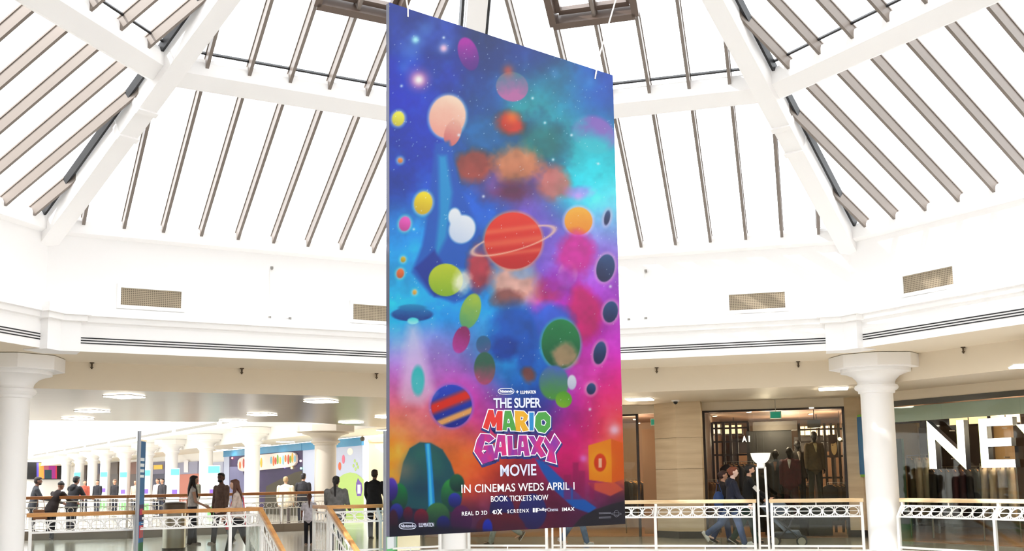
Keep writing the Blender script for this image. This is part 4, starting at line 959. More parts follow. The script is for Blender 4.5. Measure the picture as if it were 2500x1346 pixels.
idx = np.arange((NU + 1) * (NV + 1)).reshape(NV + 1, NU + 1)
fs = np.stack([idx[:-1, :-1], idx[:-1, 1:], idx[1:, 1:], idx[1:, :-1]], -1).reshape(-1, 4)
me.from_pydata(vs.tolist(), [], fs.tolist())
lum_ = linc.mean(-1, keepdims=True)
linc = 0.47 * np.clip(lum_ + (linc - lum_) * 1.12, 0, 1) ** 1.08
ca = me.color_attributes.new('print', 'FLOAT_COLOR', 'POINT')
ca.data.foreach_set('color', np.concatenate([linc.reshape(-1, 3), np.ones((linc.shape[0] * linc.shape[1], 1))], 1).ravel().astype(np.float32))
PRINT = mat('printed_banner', (255, 255, 255), 0.5, spec=0.3)
at = PRINT.node_tree.nodes.new('ShaderNodeVertexColor'); at.layer_name = 'print'
PRINT.node_tree.links.new(at.outputs['Color'], PRINT.node_tree.nodes['Principled BSDF'].inputs['Base Color'])
me.materials.append(PRINT)
art = bpy.data.objects.new('artwork', me); COL.objects.link(art); adopt(art, banner); art['label'] = 'printed space scene of coloured planets over a dark hill landscape'
# ---- lettering
TW = mat('print_white', (250, 250, 255), 0.5); TG = mat('print_silver', (206, 210, 232), 0.5)
def bl_text(nm, text, x0, x1, y0b, y1b, cap, m=TW, bold=0.0, sp=1.0, lift=0.004):
    """x0..x1 in the photo, baseline y at both ends, cap height at the left end"""
    return text_on(nm, text, banner, m, bpt(x0, y0b), bpt(x1, y1b), bpt(x0, y0b - cap), BN, bold, sp, lift)
bl_text('lettering', 'THE SUPER', 1204, 1320, 997.5, 996, 25, TG, 0.022, 0.94, 0.006)
bl_text('lettering', 'MOVIE', 1221, 1309, 1164, 1161.5, 29, TG, 0.016, 1.0)
bl_text('lettering', 'IN CINEMAS WEDS APRIL 1', 1126, 1402, 1204.5, 1196, 20.5, TW, 0.004, 1.0)
bl_text('lettering', 'BOOK TICKETS NOW', 1198, 1338, 1226, 1221.5, 14, TW, 0.003, 1.0)
bl_text('lettering', 'REAL D 3D', 1127, 1189, 1260, 1257, 10, TW, 0.01, 1.1)
bl_text('lettering', '4D', 1201, 1213, 1256, 1255.5, 10, TW, 0.01, 0.8); bl_text('lettering', 'X', 1213, 1226, 1257, 1256.5, 13, TW, 0.03, 0.9)
bl_text('lettering', 'SCREENX', 1238, 1291, 1254, 1251.5, 9, TW, 0.01, 1.35)
bl_text('lettering', 'Dolby', 1311, 1335, 1251, 1250, 10, TW, 0.012, 0.95); bl_text('lettering', 'Cinema', 1336, 1362, 1249.5, 1248.5, 9, TG, 0.0, 0.95)
bl_text('lettering', 'IMAX', 1372, 1402, 1249, 1247.5, 9, TW, 0.012, 1.1)
bl_text('lettering', 'ILLUMINATION', 1270, 1308, 962.5, 961.5, 8, TW, 0.0, 0.8); bl_text('lettering', '+', 1259, 1266, 961, 960.5, 7, TW, 0.02)
bl_text('lettering', 'Nintendo', 1220, 1252, 959.5, 959, 7, TW, 0.02, 1.0)
bl_text('lettering', 'ILLUMINATION', 1022, 1059, 1287.5, 1286.5, 10, TG, 0.0, 0.8); bl_text('lettering', 'Nintendo', 978, 1012, 1289, 1288, 8, TG, 0.02, 1.0)
def ring_mark(x, y, rx, ry, th, m=TW):
    mb = MB(); P = []
    for i in range(28):
        a = 2 * math.pi * i / 28; f = lambda c: (abs(c) ** 0.5) * (1 if c > 0 else -1)
        P.append(bpt(x + rx * f(math.cos(a)), y + ry * math.sin(a), 0.004))
    mb.tube(P, th, 4, closed=True); return mb.build('logo_outline', m, banner)
ring_mark(1235.5, 956, 19.5, 7, 0.0035); ring_mark(995, 1285, 20.5, 7.5, 0.0035, TG)
mb = MB()
for x in (1303, 1309.5): mb.prism([bpt(x - 2.2, 1251.5, .004), bpt(x + 2.2, 1251.5, .004), bpt(x + 2.2, 1241, .004), bpt(x - 2.2, 1241, .004)], BN * 0.001)
mb.build('logo_double_bar', TW, banner)
mb = MB()
mb.tube([bpt(1505 + 6 * math.cos(a), 1255 + 8 * math.sin(a), .004) for a in [2 * math.pi * i / 20 for i in range(20)]], 0.002, 4, closed=True)
mb.tube([bpt(1505 + 12 * math.cos(a), 1255.5 + 3 * math.sin(a), .004) for a in [2 * math.pi * i / 20 for i in range(20)]], 0.002, 4, closed=True)
mb.build('logo_globe', mat('print_grey', (120, 120, 134), 0.5), banner)
mb = MB()
for y in (1252, 1254.5, 1263, 1265.5): mb.prism([bpt(1462, y + 1, .004), bpt(1492, y, .004), bpt(1492, y - 1, .004), bpt(1462, y, .004)], BN * 0.001)
mb.build('small_print', mat('print_grey', (120, 120, 134), 0.5), banner)
# block title letters
def z3(p): return (p[0] / 3.739 + 920, p[1] / 3.739 + 740)
def z4(p): return (p[0] / 3.8906 + 920, p[1] / 3.8906 + 1000)
Pm = lambda x, y: (((bpt(x, y) - bBL).dot(BU)), bpt(x, y).z - BZ0)
BM = Matrix(((BU.x, 0, BN.x, bBL.x), (BU.y, 0, BN.y, bBL.y), (0, 1, BN.z, BZ0), (0, 0, 0, 1)))
def shape_curve(polys, off):
    c = bpy.data.curves.new('letter', 'CURVE'); c.dimensions = '2D'; c.fill_mode = 'BOTH'; c.offset = off; c.extrude = 0.0006
    for pts in polys:
        q = [Pm(*p) for p in pts]
        s = c.splines.new('POLY'); s.points.add(len(q) - 1); s.use_cyclic_u = True
        for i, (x, y) in enumerate(q): s.points[i].co = (x, y, 0, 1)
    return c
def grow(pts, d):                                      # polygon pushed outwards by d photo pixels
    P = [Vector((x, y)) for x, y in pts]; n = len(P); A = sum(P[i].x * P[(i + 1) % n].y - P[(i + 1) % n].x * P[i].y for i in range(n)); sg = 1 if A > 0 else -1
    out = []
    for i in range(n):
        e1 = (P[i] - P[i - 1]).normalized(); e2 = (P[(i + 1) % n] - P[i]).normalized()
        n1 = Vector((e1.y, -e1.x)) * sg; n2 = Vector((e2.y, -e2.x)) * sg; b = n1 + n2
        b = b / max(0.5, b.length_squared / 2) if b.length > 0.3 else n1
        out.append(tuple(P[i] + b * d))
    return out
def block_letter(nm, outer, hole, m):
    par = banner
    for name, d, dx, dy, z, mm, hd in (('title_letter', 2.0, 0, 0, 0.0050, TW, 1.6), ('letter_shadow', 4.2, 1.0, 4.0, 0.0030, mat('print_navy', (24, 36, 110), 0.5), None), ('letter_face', 0, 0, 0, 0.0070, m, 0)):
        ps = [[(x + dx, y + dy) for x, y in grow(outer, d)]]
        if hole and hd is not None: ps.append(grow(hole, -hd))
        o = flat_mesh(name, shape_curve(ps, 0), par, mm, BM @ Matrix.Translation((0, 0, z)))
        if par is banner: par = o
red, green, yellow, blue = (mat('title_' + n_, c_, 0.5) for n_, c_ in (('red', (196, 36, 30)), ('green', (62, 140, 56)), ('yellow', (206, 152, 24)), ('blue', (18, 118, 178))))
pink = noisy('title_pink', (190, 24, 104), (120, 34, 140), (7, 7, 4), 0.5)
for nm, outer, hole, m in (('M', [(1018, 975), (1060, 978), (1076, 1050), (1100, 985), (1146, 988), (1142, 1166), (1090, 1166), (1092, 1090), (1072, 1132), (1052, 1130), (1036, 1080), (1014, 1160), (966, 1138)], None, red),
        ('A', [(1165, 985), (1222, 985), (1272, 1166), (1222, 1166), (1214, 1136), (1186, 1136), (1182, 1166), (1146, 1162)], [(1194, 1060), (1206, 1060), (1212, 1098), (1188, 1098)], green),
        ('R', [(1256, 985), (1340, 990), (1378, 1028), (1370, 1070), (1346, 1090), (1386, 1164), (1330, 1174), (1304, 1112), (1310, 1174), (1266, 1168)], [(1308, 1038), (1336, 1042), (1332, 1070), (1310, 1072)], yellow),
        ('I', [(1388, 1000), (1430, 1000), (1428, 1166), (1392, 1166)], None, blue),
        ('O', [(1472, 1000), (1540, 995), (1582, 1040), (1580, 1132), (1532, 1188), (1472, 1176), (1440, 1126), (1446, 1040)], [(1498, 1070), (1524, 1064), (1546, 1090), (1530, 1122), (1500, 1116)], green)):
    block_letter(nm, [z3(p) for p in outer], [z3(p) for p in hole] if hole else None, m)
for nm, outer, hole in (('G', [(985, 232), (1072, 238), (1116, 276), (1062, 318), (1024, 300), (994, 400), (1012, 424), (1034, 408), (1036, 388), (1006, 384), (1016, 344), (1094, 338), (1112, 420), (1116, 482), (1002, 520), (922, 398), (950, 290)], None),
        ('A', [(1148, 240), (1215, 245), (1230, 436), (1186, 440), (1180, 402), (1152, 404), (1142, 466), (1104, 470)], [(1166, 308), (1178, 308), (1182, 358), (1160, 360)]),
        ('L', [(1236, 252), (1284, 252), (1288, 382), (1332, 378), (1336, 434), (1246, 440)], None),
        ('A', [(1348, 248), (1420, 248), (1450, 440), (1402, 442), (1394, 398), (1368, 398), (1364, 436), (1338, 438), (1336, 376)], [(1374, 306), (1388, 306), (1392, 356), (1372, 358)]),
        ('X', [(1432, 254), (1488, 254), (1516, 306), (1540, 254), (1590, 266), (1550, 348), (1606, 440), (1556, 458), (1518, 402), (1500, 430), (1458, 430), (1488, 346)], None),
        ('Y', [(1596, 258), (1644, 328), (1686, 238), (1742, 318), (1684, 410), (1702, 516), (1606, 490), (1632, 392), (1582, 306)], None)):
    block_letter(nm, [z4(p) for p in outer], [z4(p) for p in hole] if hole else None, pink)
# suspension wires
ROPE = mat('pale_rope', (214, 206, 196), 0.6)
p = bpt(1452, 175); pA = aty(1512, -30, p.y); d = (pA - p).normalized()
tt = 0
while tt < 9 and (p + d * tt).z < hgl(math.hypot((p + d * tt).x - XC, (p + d * tt).y - YC)) - 0.3: tt += 0.05
MB().tube([p - UPZ * 0.1, p + d * 0.2, p + d * tt], 0.010, 6).build('suspension_rope', ROPE, banner)
q = bBL + BU * 0.25 + UPZ * BH; qa = q + UPZ * 2.2 - BU * 0.4
MB().tube([q - UPZ * 0.1, q, qa], 0.010, 6).build('suspension_rope', ROPE, banner)
# ================================================================== shop fittings, lamps, bins and banners
WARM = mat('warm_shade', (255, 214, 158), 0.6, emit=1.1)
SPOT = mat('spot_glow', (255, 236, 205), 0.5, emit=14.0)
def s0p(x, y, R): return onside(x, y, 0, R)
def s1p(x, y, R): return onside(x, y, 1, R)
def px_box(mb, k, R, x0, x1, ya, yb, depth):           # upright box on a plane parallel to side k, given by its photo outline
    a, b, c = onside(x0, yb, k, R), onside(x1, yb, k, R), onside(x0, ya, k, R)
    sa, sb = sof(a, k), sof(b, k); z0, z1 = a.z, c.z
    cen = side(k, (sa + sb) / 2, R, (z0 + z1) / 2) + snorm(k) * depth / 2
    return mb.box(cen, stan(k) * (sb - sa) / 2, snorm(k) * depth / 2, UPZ * (z1 - z0) / 2)
def pendant(k, R, x0, x1, ya, yb, divs, lab, zc):
    a, b = onside(x0, yb, k, R), onside(x1, ya, k, R)
    e = empty('pendant_light', side(k, sof(a, k), R, a.z), lab, 'pendant light', 'lit fabric box lights in the shops')
    px_box(MB(), k, R, x0, x1, ya, yb, 0.45).build('shade', WARM, e)
    mb = MB()
    for i in range(divs + 1):
        x = x0 + (x1 - x0) * i / divs; px_box(mb, k, R - 0.012, x - 0.9, x + 0.9, ya - 1, yb + 1, 0.47)
    px_box(mb, k, R - 0.012, x0, x1, yb, yb + 2, 0.47)
    mb.build('frame', mat('dark_frame', (48, 38, 34), 0.4), e)
    c = side(k, (sof(a, k) + sof(b, k)) / 2, R, 0) + snorm(k) * 0.2
    MB().tube([c + UPZ * b.z, c + UPZ * zc], 0.012, 6).build('cord', BLACK, e)
pendant(0, RS0 + 3.2, 1719, 1760, 1038, 1060, 3, 'warm lit box light at the left end of the menswear shop', zh0)
pendant(0, RS0 + 3.6, 1768, 1812, 1039, 1060, 3, 'warm lit box light left of the shop lettering', zh0)
pendant(0, RS0 + 3.2, 1951, 2038, 1042, 1063, 6, 'long warm lit box light behind the brown suit mannequin', zh0)
pendant(1, RS1 + 2.2, 2186, 2249, 1005, 1031, 2, 'warm lit box light beside the right-hand column in the letter shop', zh2)
pendant(1, RS1 + 2.4, 2317, 2412, 1013, 1039, 2, 'warm lit box light above the sign letter N', zh2)
pendant(1, RS1 + 2.0, 2418, 2492, 1011, 1035, 2, 'warm lit box light above the sign letter E', zh2)
spots = [(0, RS0, 1745, 1016, zh0, 'left of the middle'), (0, RS0, 1828, 1006, zh0, 'left of the exit sign'), (0, RS0, 1979, 1011, zh0, 'right of the exit sign'), (0, RS0, 1981, 995, zh0, 'nearest the glass'), (1, RS1, 2298, 1019, zh2, 'left of the sign letter N'), (1, RS1, 2390, 998, zh2, 'above the sign letter E'), (0, RS0, 1551, 1024, zh1, 'beside the small exit sign'), (0, RS0, 1558, 1033, zh1, 'under the small exit sign')]
for k, R, x, y, z, w_ in spots:
    P = atz(x, y, z)
    e = empty('downlight', P, 'small round ceiling downlight in the shop, ' + w_, 'downlight', 'shop downlights')
    MB().lathe([(0.075, 0.012), (0.075, -0.010), (0.06, -0.012)], 16, P).build('trim_ring', WHITE2, e)
    MB().lathe([(0.055, -0.010), (0.055, -0.018)], 16, P).build('lens', SPOT, e)
# unseen fill lights added near the box lights and downlights to brighten the shops
def shop_fill(name, P, power):
    l = bpy.data.lights.new(name, 'POINT'); l.energy = power; l.shadow_soft_size = 0.25; l.color = (1.0, 0.80, 0.58)
    o = bpy.data.objects.new(name, l); COL.objects.link(o); o.location = P
for i, (k, R, s, d, z, pw) in enumerate(((0, RS0, 0.5, 2.6, 2.55, 60), (0, RS0, 2.3, 1.0, 2.75, 40), (0, RS0, 2.6, 4.2, 2.4, 60), (0, RS0, 3.6, 2.4, 2.5, 45), (1, RS1, -4.4, 1.4, 2.5, 45), (1, RS1, -2.6, 1.6, 2.5, 45), (1, RS1, -1.0, 1.4, 2.5, 45), (0, RS0, -4.0, 2.0, 2.4, 50), (0, RS0, -1.5, 1.6, 2.4, 40))):
    shop_fill('shop_fill_%d' % i, side(k, s, R, z) + snorm(k) * d, pw * 1.8)
# menswear fittings
DKF = mat('dark_frame', (48, 38, 34), 0.4)
def frame_unit(k, R, xs, ya, zb, rails, lab):
    e = empty('display_stand', side(k, sof(onside(xs[0], 1100, k, R), k), R), lab, 'display frame', 'dark display frames in the menswear shop')
    for x in xs:
        a = onside(x, ya, k, R); MB().bar(side(k, sof(a, k), R, zb), side(k, sof(a, k), R, a.z), 0.07, 0.07, stan(k)).build('upright', DKF, e)
    mb = MB()
    for y in rails:
        a, b = onside(xs[0], y, k, R), onside(xs[-1], y, k, R); mb.bar(side(k, sof(a, k), R, a.z), side(k, sof(b, k), R, a.z), 0.04, 0.05)
    mb.build('rail', DKF, e); return e
frame_unit(0, RS0 + 2.3, (1738, 1748, 1766, 1782, 1797, 1826), 1032, 0.013, (1033, 1047, 1080, 1112), 'dark open display frame left of the shop lettering')
frame_unit(0, RS0 + 2.3, (1950, 1998, 2012, 2028, 2046, 2058), 1034, 0.013, (1050, 1080, 1116, 1168), 'dark open display frame at the right end of the menswear shop')
for s_, w_ in ((-0.6, 'left'), (1.75, 'middle'), (3.6, 'right')):
    e = empty('wall_unit', side(0, s_, RS0 + 5.9), 'dark timber wall unit with warm panels at the %s of the menswear back wall' % w_, 'wall unit', 'menswear wall units')
    MB().box(side(0, s_, RS0 + 6.2, 1.35), t0 * 0.85, n0 * 0.2, UPZ * 1.3).build('carcass', mat('dark_timber', (40, 30, 26), 0.6), e)
    for i in range(3): MB().box(side(0, s_ - 0.52 + 0.52 * i, RS0 + 5.97, 1.5), t0 * 0.2, n0 * 0.01, UPZ * 0.7).build('panel', mat('warm_panel', (120, 84, 56), 0.6), e)
# central dark display bay with grey header
e = empty('display_bay', s0p(1890, 1215, RS0 + 1.9), 'black display bay with a grey header behind the maroon suit', 'display bay')
px_box(MB(), 0, RS0 + 1.9, 1832, 1944, 1053, 1300, 0.15).build('back_panel', mat('black_panel', (22, 19, 18), 0.6), e)
px_box(MB(), 0, RS0 + 1.8, 1838, 1946, 1031, 1053, 0.3).build('header', mat('grey_header', (74, 66, 58), 0.6), e)
for x in (1852, 1868): px_box(MB(), 0, RS0 + 1.88, x, x + 1.2, 1056, 1190, 0.02).build('slat', mat('slat_grey', (44, 42, 42), 0.5), e)
# shop lettering
e = empty('shop_lettering', s0p(1812, 1080, RS0 + 1.6), 'small white shop letters beside the black display bay', 'lettering')
nf = -n0
text_on('letter', 'A', e, mat('sign_white', (236, 240, 240), 0.4, emit=0.6), s0p(1812, 1080, RS0 + 1.6), s0p(1823.5, 1079.6, RS0 + 1.6), s0p(1812, 1065, RS0 + 1.6), nf, 0.03, 1, 0.01, 0.01)
text_on('letter', 'I', e, mat('sign_white', (236, 240, 240), 0.4, emit=0.6), s0p(1828, 1079.4, RS0 + 1.6), s0p(1831, 1079.3, RS0 + 1.6), s0p(1828, 1064.8, RS0 + 1.6), nf, 0.0, 1, 0.01, 0.01)
# portrait poster, globe lamp, hanging speaker
e = empty('portrait_poster', s0p(2035, 1115, RS0 + 1.7), 'narrow dark portrait poster of a face at the right end of the menswear shop', 'poster')
px_box(MB(), 0, RS0 + 1.7, 2025, 2047, 1062, 1118, 0.05).build('board', mat('poster_brown', (70, 52, 44), 0.6), e)
c = s0p(2036, 1092, RS0 + 1.69)
def disc(c, rx, rz, m, nm, par, off=0.0): MB().prism([c - n0 * off + t0 * rx * math.cos(a) + UPZ * rz * math.sin(a) for a in [2 * math.pi * i / 20 for i in range(20)]], -n0 * 0.004).build(nm, m, par)
disc(c, 0.075, 0.21, mat('poster_skin', (216, 184, 130), 0.6), 'printed_face', e, 0.004); disc(c + UPZ * 0.17 - t0 * 0.03, 0.10, 0.085, mat('poster_hair', (60, 40, 34), 0.6), 'printed_hair', e, 0.01); disc(c + UPZ * 0.05 - t0 * 0.03, 0.022, 0.012, mat('poster_hair', (60, 40, 34), 0.6), 'printed_eye', e, 0.012)
P = s0p(2050, 1072, RS0 + 2.0)
e = empty('globe_lamp', P, 'small glowing globe lamp beside the portrait poster', 'lamp')
MB().ball(P, 0.045).build('globe', mat('globe_glow', (255, 226, 160), 0.5, emit=6), e); MB().tube([P, P + UPZ * (zh0 - P.z)], 0.006, 5).build('cord', BLACK, e)
e = empty('hanging_speaker', s0p(1988, 1045, RS0 + 1.2), 'dark grey box hanging from the ceiling over the brown suit mannequin', 'speaker')
px_box(MB(), 0, RS0 + 1.2, 1971, 2004, 1026, 1045, 0.3).build('cabinet', mat('dark_grey', (70, 66, 62), 0.4), e)
px_box(MB(), 0, RS0 + 1.3, 1986, 1988, 1000, 1026, 0.02).build('hanger', DKF, e)
# garments on rails ---------------------------------------------------
def garment_mesh(w, h, d, flare=1.0):
    mb = MB(); P = []
    prof = [(0.16, 0.0), (0.5, -0.10), (0.52, -0.18), (0.47, -0.35), (0.5 * flare, -1.0)]
    ring = lambda f, z: [(f * w * math.cos(a) , d * (0.5 + 0.1 * math.cos(5 * a)) * math.sin(a), z * h) for a in [2 * math.pi * i / 18 for i in range(18)]]
    vs = [p for f, z in prof for p in ring(f, z)]; fs = []
    for i in range(len(prof) - 1):
        for j in range(18): fs.append((i * 18 + j, i * 18 + (j + 1) % 18, (i + 1) * 18 + (j + 1) % 18, (i + 1) * 18 + j))
    fs += [tuple(range(17, -1, -1)), tuple((len(prof) - 1) * 18 + j for j in range(18))]
    return mb.add(vs, fs)
HANG = mat('wooden_hanger', (196, 140, 84), 0.5)
def rail(k, R, x0, x1, yr, cols, h, lab, glab, turn=1.15, flare=1.0):
    a, b = onside(x0, yr, k, R), onside(x1, yr, k, R); sa, sb = sof(a, k), sof(b, k); z = (a.z + b.z) / 2
    e = empty('clothes_rail', side(k, (sa + sb) / 2, R, 0), lab, 'clothes rail', 'clothes rails in the shops')
    mb = MB().tube([side(k, sa, R, 0.013), side(k, sa, R, z), side(k, sb, R, z), side(k, sb, R, 0.013)], 0.016, 8); mb.build('rail', STEEL, e)
    n = len(cols); src = None
    for i, c in enumerate(cols):
        s = sa + (sb - sa) * (i + 0.5) / n
        nm = ['first', 'second', 'third', 'fourth', 'fifth', 'sixth', 'seventh', 'eighth'][i]
        g = empty('garment', (0, 0, 0), '%s %s from the left %s' % (nm, 'garment', glab), 'garment', 'garments ' + glab)
        o = garment_mesh(0.42, h, min(0.2, (sb - sa) / n * 0.8), flare).build('cloth', noisy('cloth_%d_%d_%d' % c, c, tuple(int(v * 0.75) for v in c), (9, 9, 1.5), 0.8), g, smooth=50)
        hg = MB().tube([(-0.17, 0, -0.045), (0, 0, 0.0), (0.17, 0, -0.045)], 0.012, 6).build('hanger', HANG, g)
        MB().tube([(0, 0, 0), (0, 0, 0.05), (0.02, 0, 0.07)], 0.004, 5).build('hook', STEEL, hg)
        g.location = side(k, s, R, z - 0.06); g.rotation_euler = (0, 0, nang(k) - math.pi / 8 + turn)
tan_, dk, nv, mr, bg, ol = (140, 96, 58), (44, 38, 36), (36, 40, 58), (70, 26, 32), (196, 178, 150), (90, 80, 58)
rail(0, RS0 + 1.1, 1722, 1752, 1172, [tan_, tan_, dk, tan_], 0.85, 'low rail of tan clothes just right of the stone pier', 'on the low rail right of the stone pier')
rail(0, RS0 + 1.5, 1946, 1972, 1180, [(176, 118, 66), tan_, (150, 100, 60)], 0.9, 'rail of tan clothes left of the brown suit mannequin', 'on the rail left of the brown suit mannequin')
rail(0, RS0 + 1.2, 2020, 2062, 1178, [dk, (90, 64, 44), (80, 58, 42), dk], 0.9, 'rail of dark brown clothes at the right end of the menswear shop', 'on the rail at the right end of the menswear shop')
rail(0, RS0 + 1.4, 1768, 1840, 1128, [dk, (70, 56, 46), dk, (84, 70, 58), dk, (60, 48, 40)], 1.1, 'tall rail of dark coats behind the walking couple', 'on the tall rail behind the walking couple')
rail(0, RS0 + 2.0, 1526, 1562, 1170, [dk, (60, 48, 40), (196, 150, 90), dk], 1.0, 'rail of dark clothes beside the right edge of the banner', 'on the rail beside the right edge of the banner')
rail(1, RS1 + 1.5, 2214, 2268, 1112, [ol, bg, (176, 164, 136)], 1.35, 'rail of pale dresses just right of the right-hand column', 'on the rail just right of the right-hand column', 0.9)
rail(1, RS1 + 1.3, 2268, 2392, 1140, [(52, 48, 44), dk, (60, 54, 48), mr, (58, 22, 28), dk, (50, 54, 50)], 1.1, 'rail of dark and maroon clothes under the sign letter N', 'on the rail under the sign letter N', 0.9)
rail(1, RS1 + 1.4, 2392, 2480, 1132, [(186, 166, 140), (200, 180, 152), (180, 160, 134), (190, 172, 146)], 1.15, 'rail of long pleated beige skirts under the sign letter E', 'on the rail under the sign letter E', 0.4, 1.15)
# wall panels inside the letter shop
e = empty('wall_cladding', s1p(2225, 1120, RS1 + 3.4), 'lit olive beige wall panel behind the pale dresses', 'wall panel', 'panels in the letter shop')
px_box(MB(), 1, RS1 + 3.4, 2190, 2252, 1036, 1250, 0.1).build('panel', mat('olive_panel', (196, 172, 126), 0.6), e)
e = empty('wall_cladding', s1p(2440, 1120, RS1 + 3.4), 'tan wall panel behind the sign letter E', 'wall panel', 'panels in the letter shop')
px_box(MB(), 1, RS1 + 3.4, 2436, 2482, 1040, 1250, 0.1).build('panel', mat('tan_panel', (186, 150, 108), 0.6), e)
e = empty('wall_cladding', s1p(2200, 1090, RS1 + 1.9), 'dark green panel beside the right-hand column in the letter shop', 'wall panel', 'panels in the letter shop')
px_box(MB(), 1, RS1 + 1.9, 2188, 2211, 1072, 1250, 0.08).build('panel', mat('green_panel', (36, 70, 48), 0.6), e)
e = empty('dark_partition', s1p(2330, 1120, RS1 + 3.2), 'dark brown partition behind the sign letter N', 'partition')
px_box(MB(), 1, RS1 + 3.2, 2256, 2434, 1044, 1260, 0.1).build('panel', mat('partition_brown', (58, 44, 36), 0.7), e)
# big shop letters -----------------------------------------------------
def z6(p): return (p[0] / 5.609 + 2170, p[1] / 5.609 + 940)
FACE = mat('letter_face_white', (255, 255, 255), 0.4, emit=0.9); SIDE_ = mat('letter_side_navy', (24, 28, 44), 0.4); LIME = mat('lime_edge', (214, 226, 90), 0.5)
RL = RS1 - 0.28
def big_letter(pts, lab):
    P = [s1p(x, y, RL) for x, y in pts]
    c = sum(P, Vector()) / len(P)
    e = empty('sign_letter', Vector((c.x, c.y, min(p.z for p in P))), lab, 'sign letter', 'big white letters of the shop sign')
    MB().prism([p + n1 * 0.012 for p in P], n1 * 0.15).build('return', SIDE_, e)
    MB().prism(P, n1 * 0.012).build('face', FACE, e)
    MB().prism([p + n1 * 0.006 - t1 * 0.012 for p in P], n1 * 0.02).build('edge_strip', LIME, e)  # lime copy shifted left, showing as a thin yellow-green edge
    for dz in (0.15, 0.75):
        q = c + UPZ * (dz - 0.45); MB().tube([q + n1 * 0.15, q + n1 * 0.31], 0.012, 6).build('stand_off', STEEL, e)
big_letter([z6(p) for p in ((515, 495), (943, 895), (920, 487), (1015, 480), (1058, 1160), (625, 740), (655, 1152), (558, 1150))], 'big white letter N of the shop sign on the glass')
big_letter([z6(p) for p in ((1222, 470), (1682, 437), (1690, 550), (1330, 570), (1345, 738), (1668, 722), (1675, 835), (1352, 852), (1365, 1025), (1722, 1020), (1735, 1130), (1270, 1138))], 'big white letter E of the shop sign on the glass')
za, zb_ = s1p(2484, 1037, RL).z, s1p(2480, 1142, RL).z; sx = s1x(2485, RL)
def sz(u, v): return side(1, sx + u, RL, zb_ + (za - zb_) * v)
P = [sz(0, 1), sz(.2, 1), sz(.46, .62), sz(.72, 1), sz(.92, 1), sz(.57, .5), sz(.92, 0), sz(.72, 0), sz(.50, .38), sz(.36, 0), sz(.16, 0), sz(.38, .5)]
big_letter([project(p) for p in P], 'big white letter cut off by the right edge of the photo')
# blue sign with lime border on the second pier
fa, fb = q_a, q_b = side(0, sD, RS0), side(1, s1x(2155), RS1)
fd = (fb - fa).normalized(); fn = fd.cross(UPZ); fn = fn if fn.y < 0 else -fn
def pier(x, y): return onplane(x, y, fa + fn * 0.06, fn)
A_, B_, C_ = pier(2091, 1165), pier(2128, 1164), pier(2091, 1014)
e = empty('wall_sign', (A_ + B_) / 2, 'tall blue sign with a lime border half hidden behind the right-hand column', 'sign')
MB().prism([A_, Vector((B_.x, B_.y, A_.z)), Vector((B_.x, B_.y, C_.z)), Vector((A_.x, A_.y, C_.z))], -fn * 0.05).build('border', mat('lime_border', (150, 214, 90), 0.5), e)
A2 = A_ + fd * 0.07 + UPZ * 0.06
MB().prism([A2, Vector((B_.x, B_.y, A2.z)), Vector((B_.x, B_.y, C_.z - 0.06)), Vector((A2.x, A2.y, C_.z - 0.06))], fn * 0.012).build('panel', noisy('blue_sign', (70, 160, 214), (40, 110, 180), (1, 1, 0.6), 0.4), e)
# uplighter lamps on the balustrade line
def uplighter(s, lab):
    e = empty('uplighter', side(0, s, RC - 0.06), lab, 'lamp', 'white uplighter lamps on the balustrade')
    mb = MB()
    for d in (-0.095, 0.095): MB().tube([side(0, s + d, RC - 0.06, 0), side(0, s + d * 0.86, RC - 0.06, 1.70)], 0.024, 12).build('post', WHITE2, e, smooth=40)
    for z in (0.075, 0.685, 0.885, 1.69): mb.bar(side(0, s - 0.1, RC - 0.06, z), side(0, s + 0.1, RC - 0.06, z), 0.035, 0.035)
    mb.build('crossbar', WHITE2, e)
    c = side(0, s, RC - 0.06)
    MB().lathe([(0.085, 1.70), (0.085, 1.77), (0.07, 1.78)], 24, c).build('collar', WHITE2, e, smooth=40)
    MB().lathe([(0.07, 1.775), (0.12, 1.80), (0.17, 1.86), (0.195, 1.93), (0.205, 1.985), (0.215, 1.99), (0.195, 1.99), (0.18, 1.93), (0.10, 1.83), (0.02, 1.80)], 32, c).build('bowl', mat('lamp_bowl', (250, 248, 240), 0.5, emit=0.25), e, smooth=50)
uplighter(2.21, 'white uplighter with a bowl shade in front of the menswear shop')
uplighter(-2.22, 'white uplighter hidden behind the banner, only its feet showing')
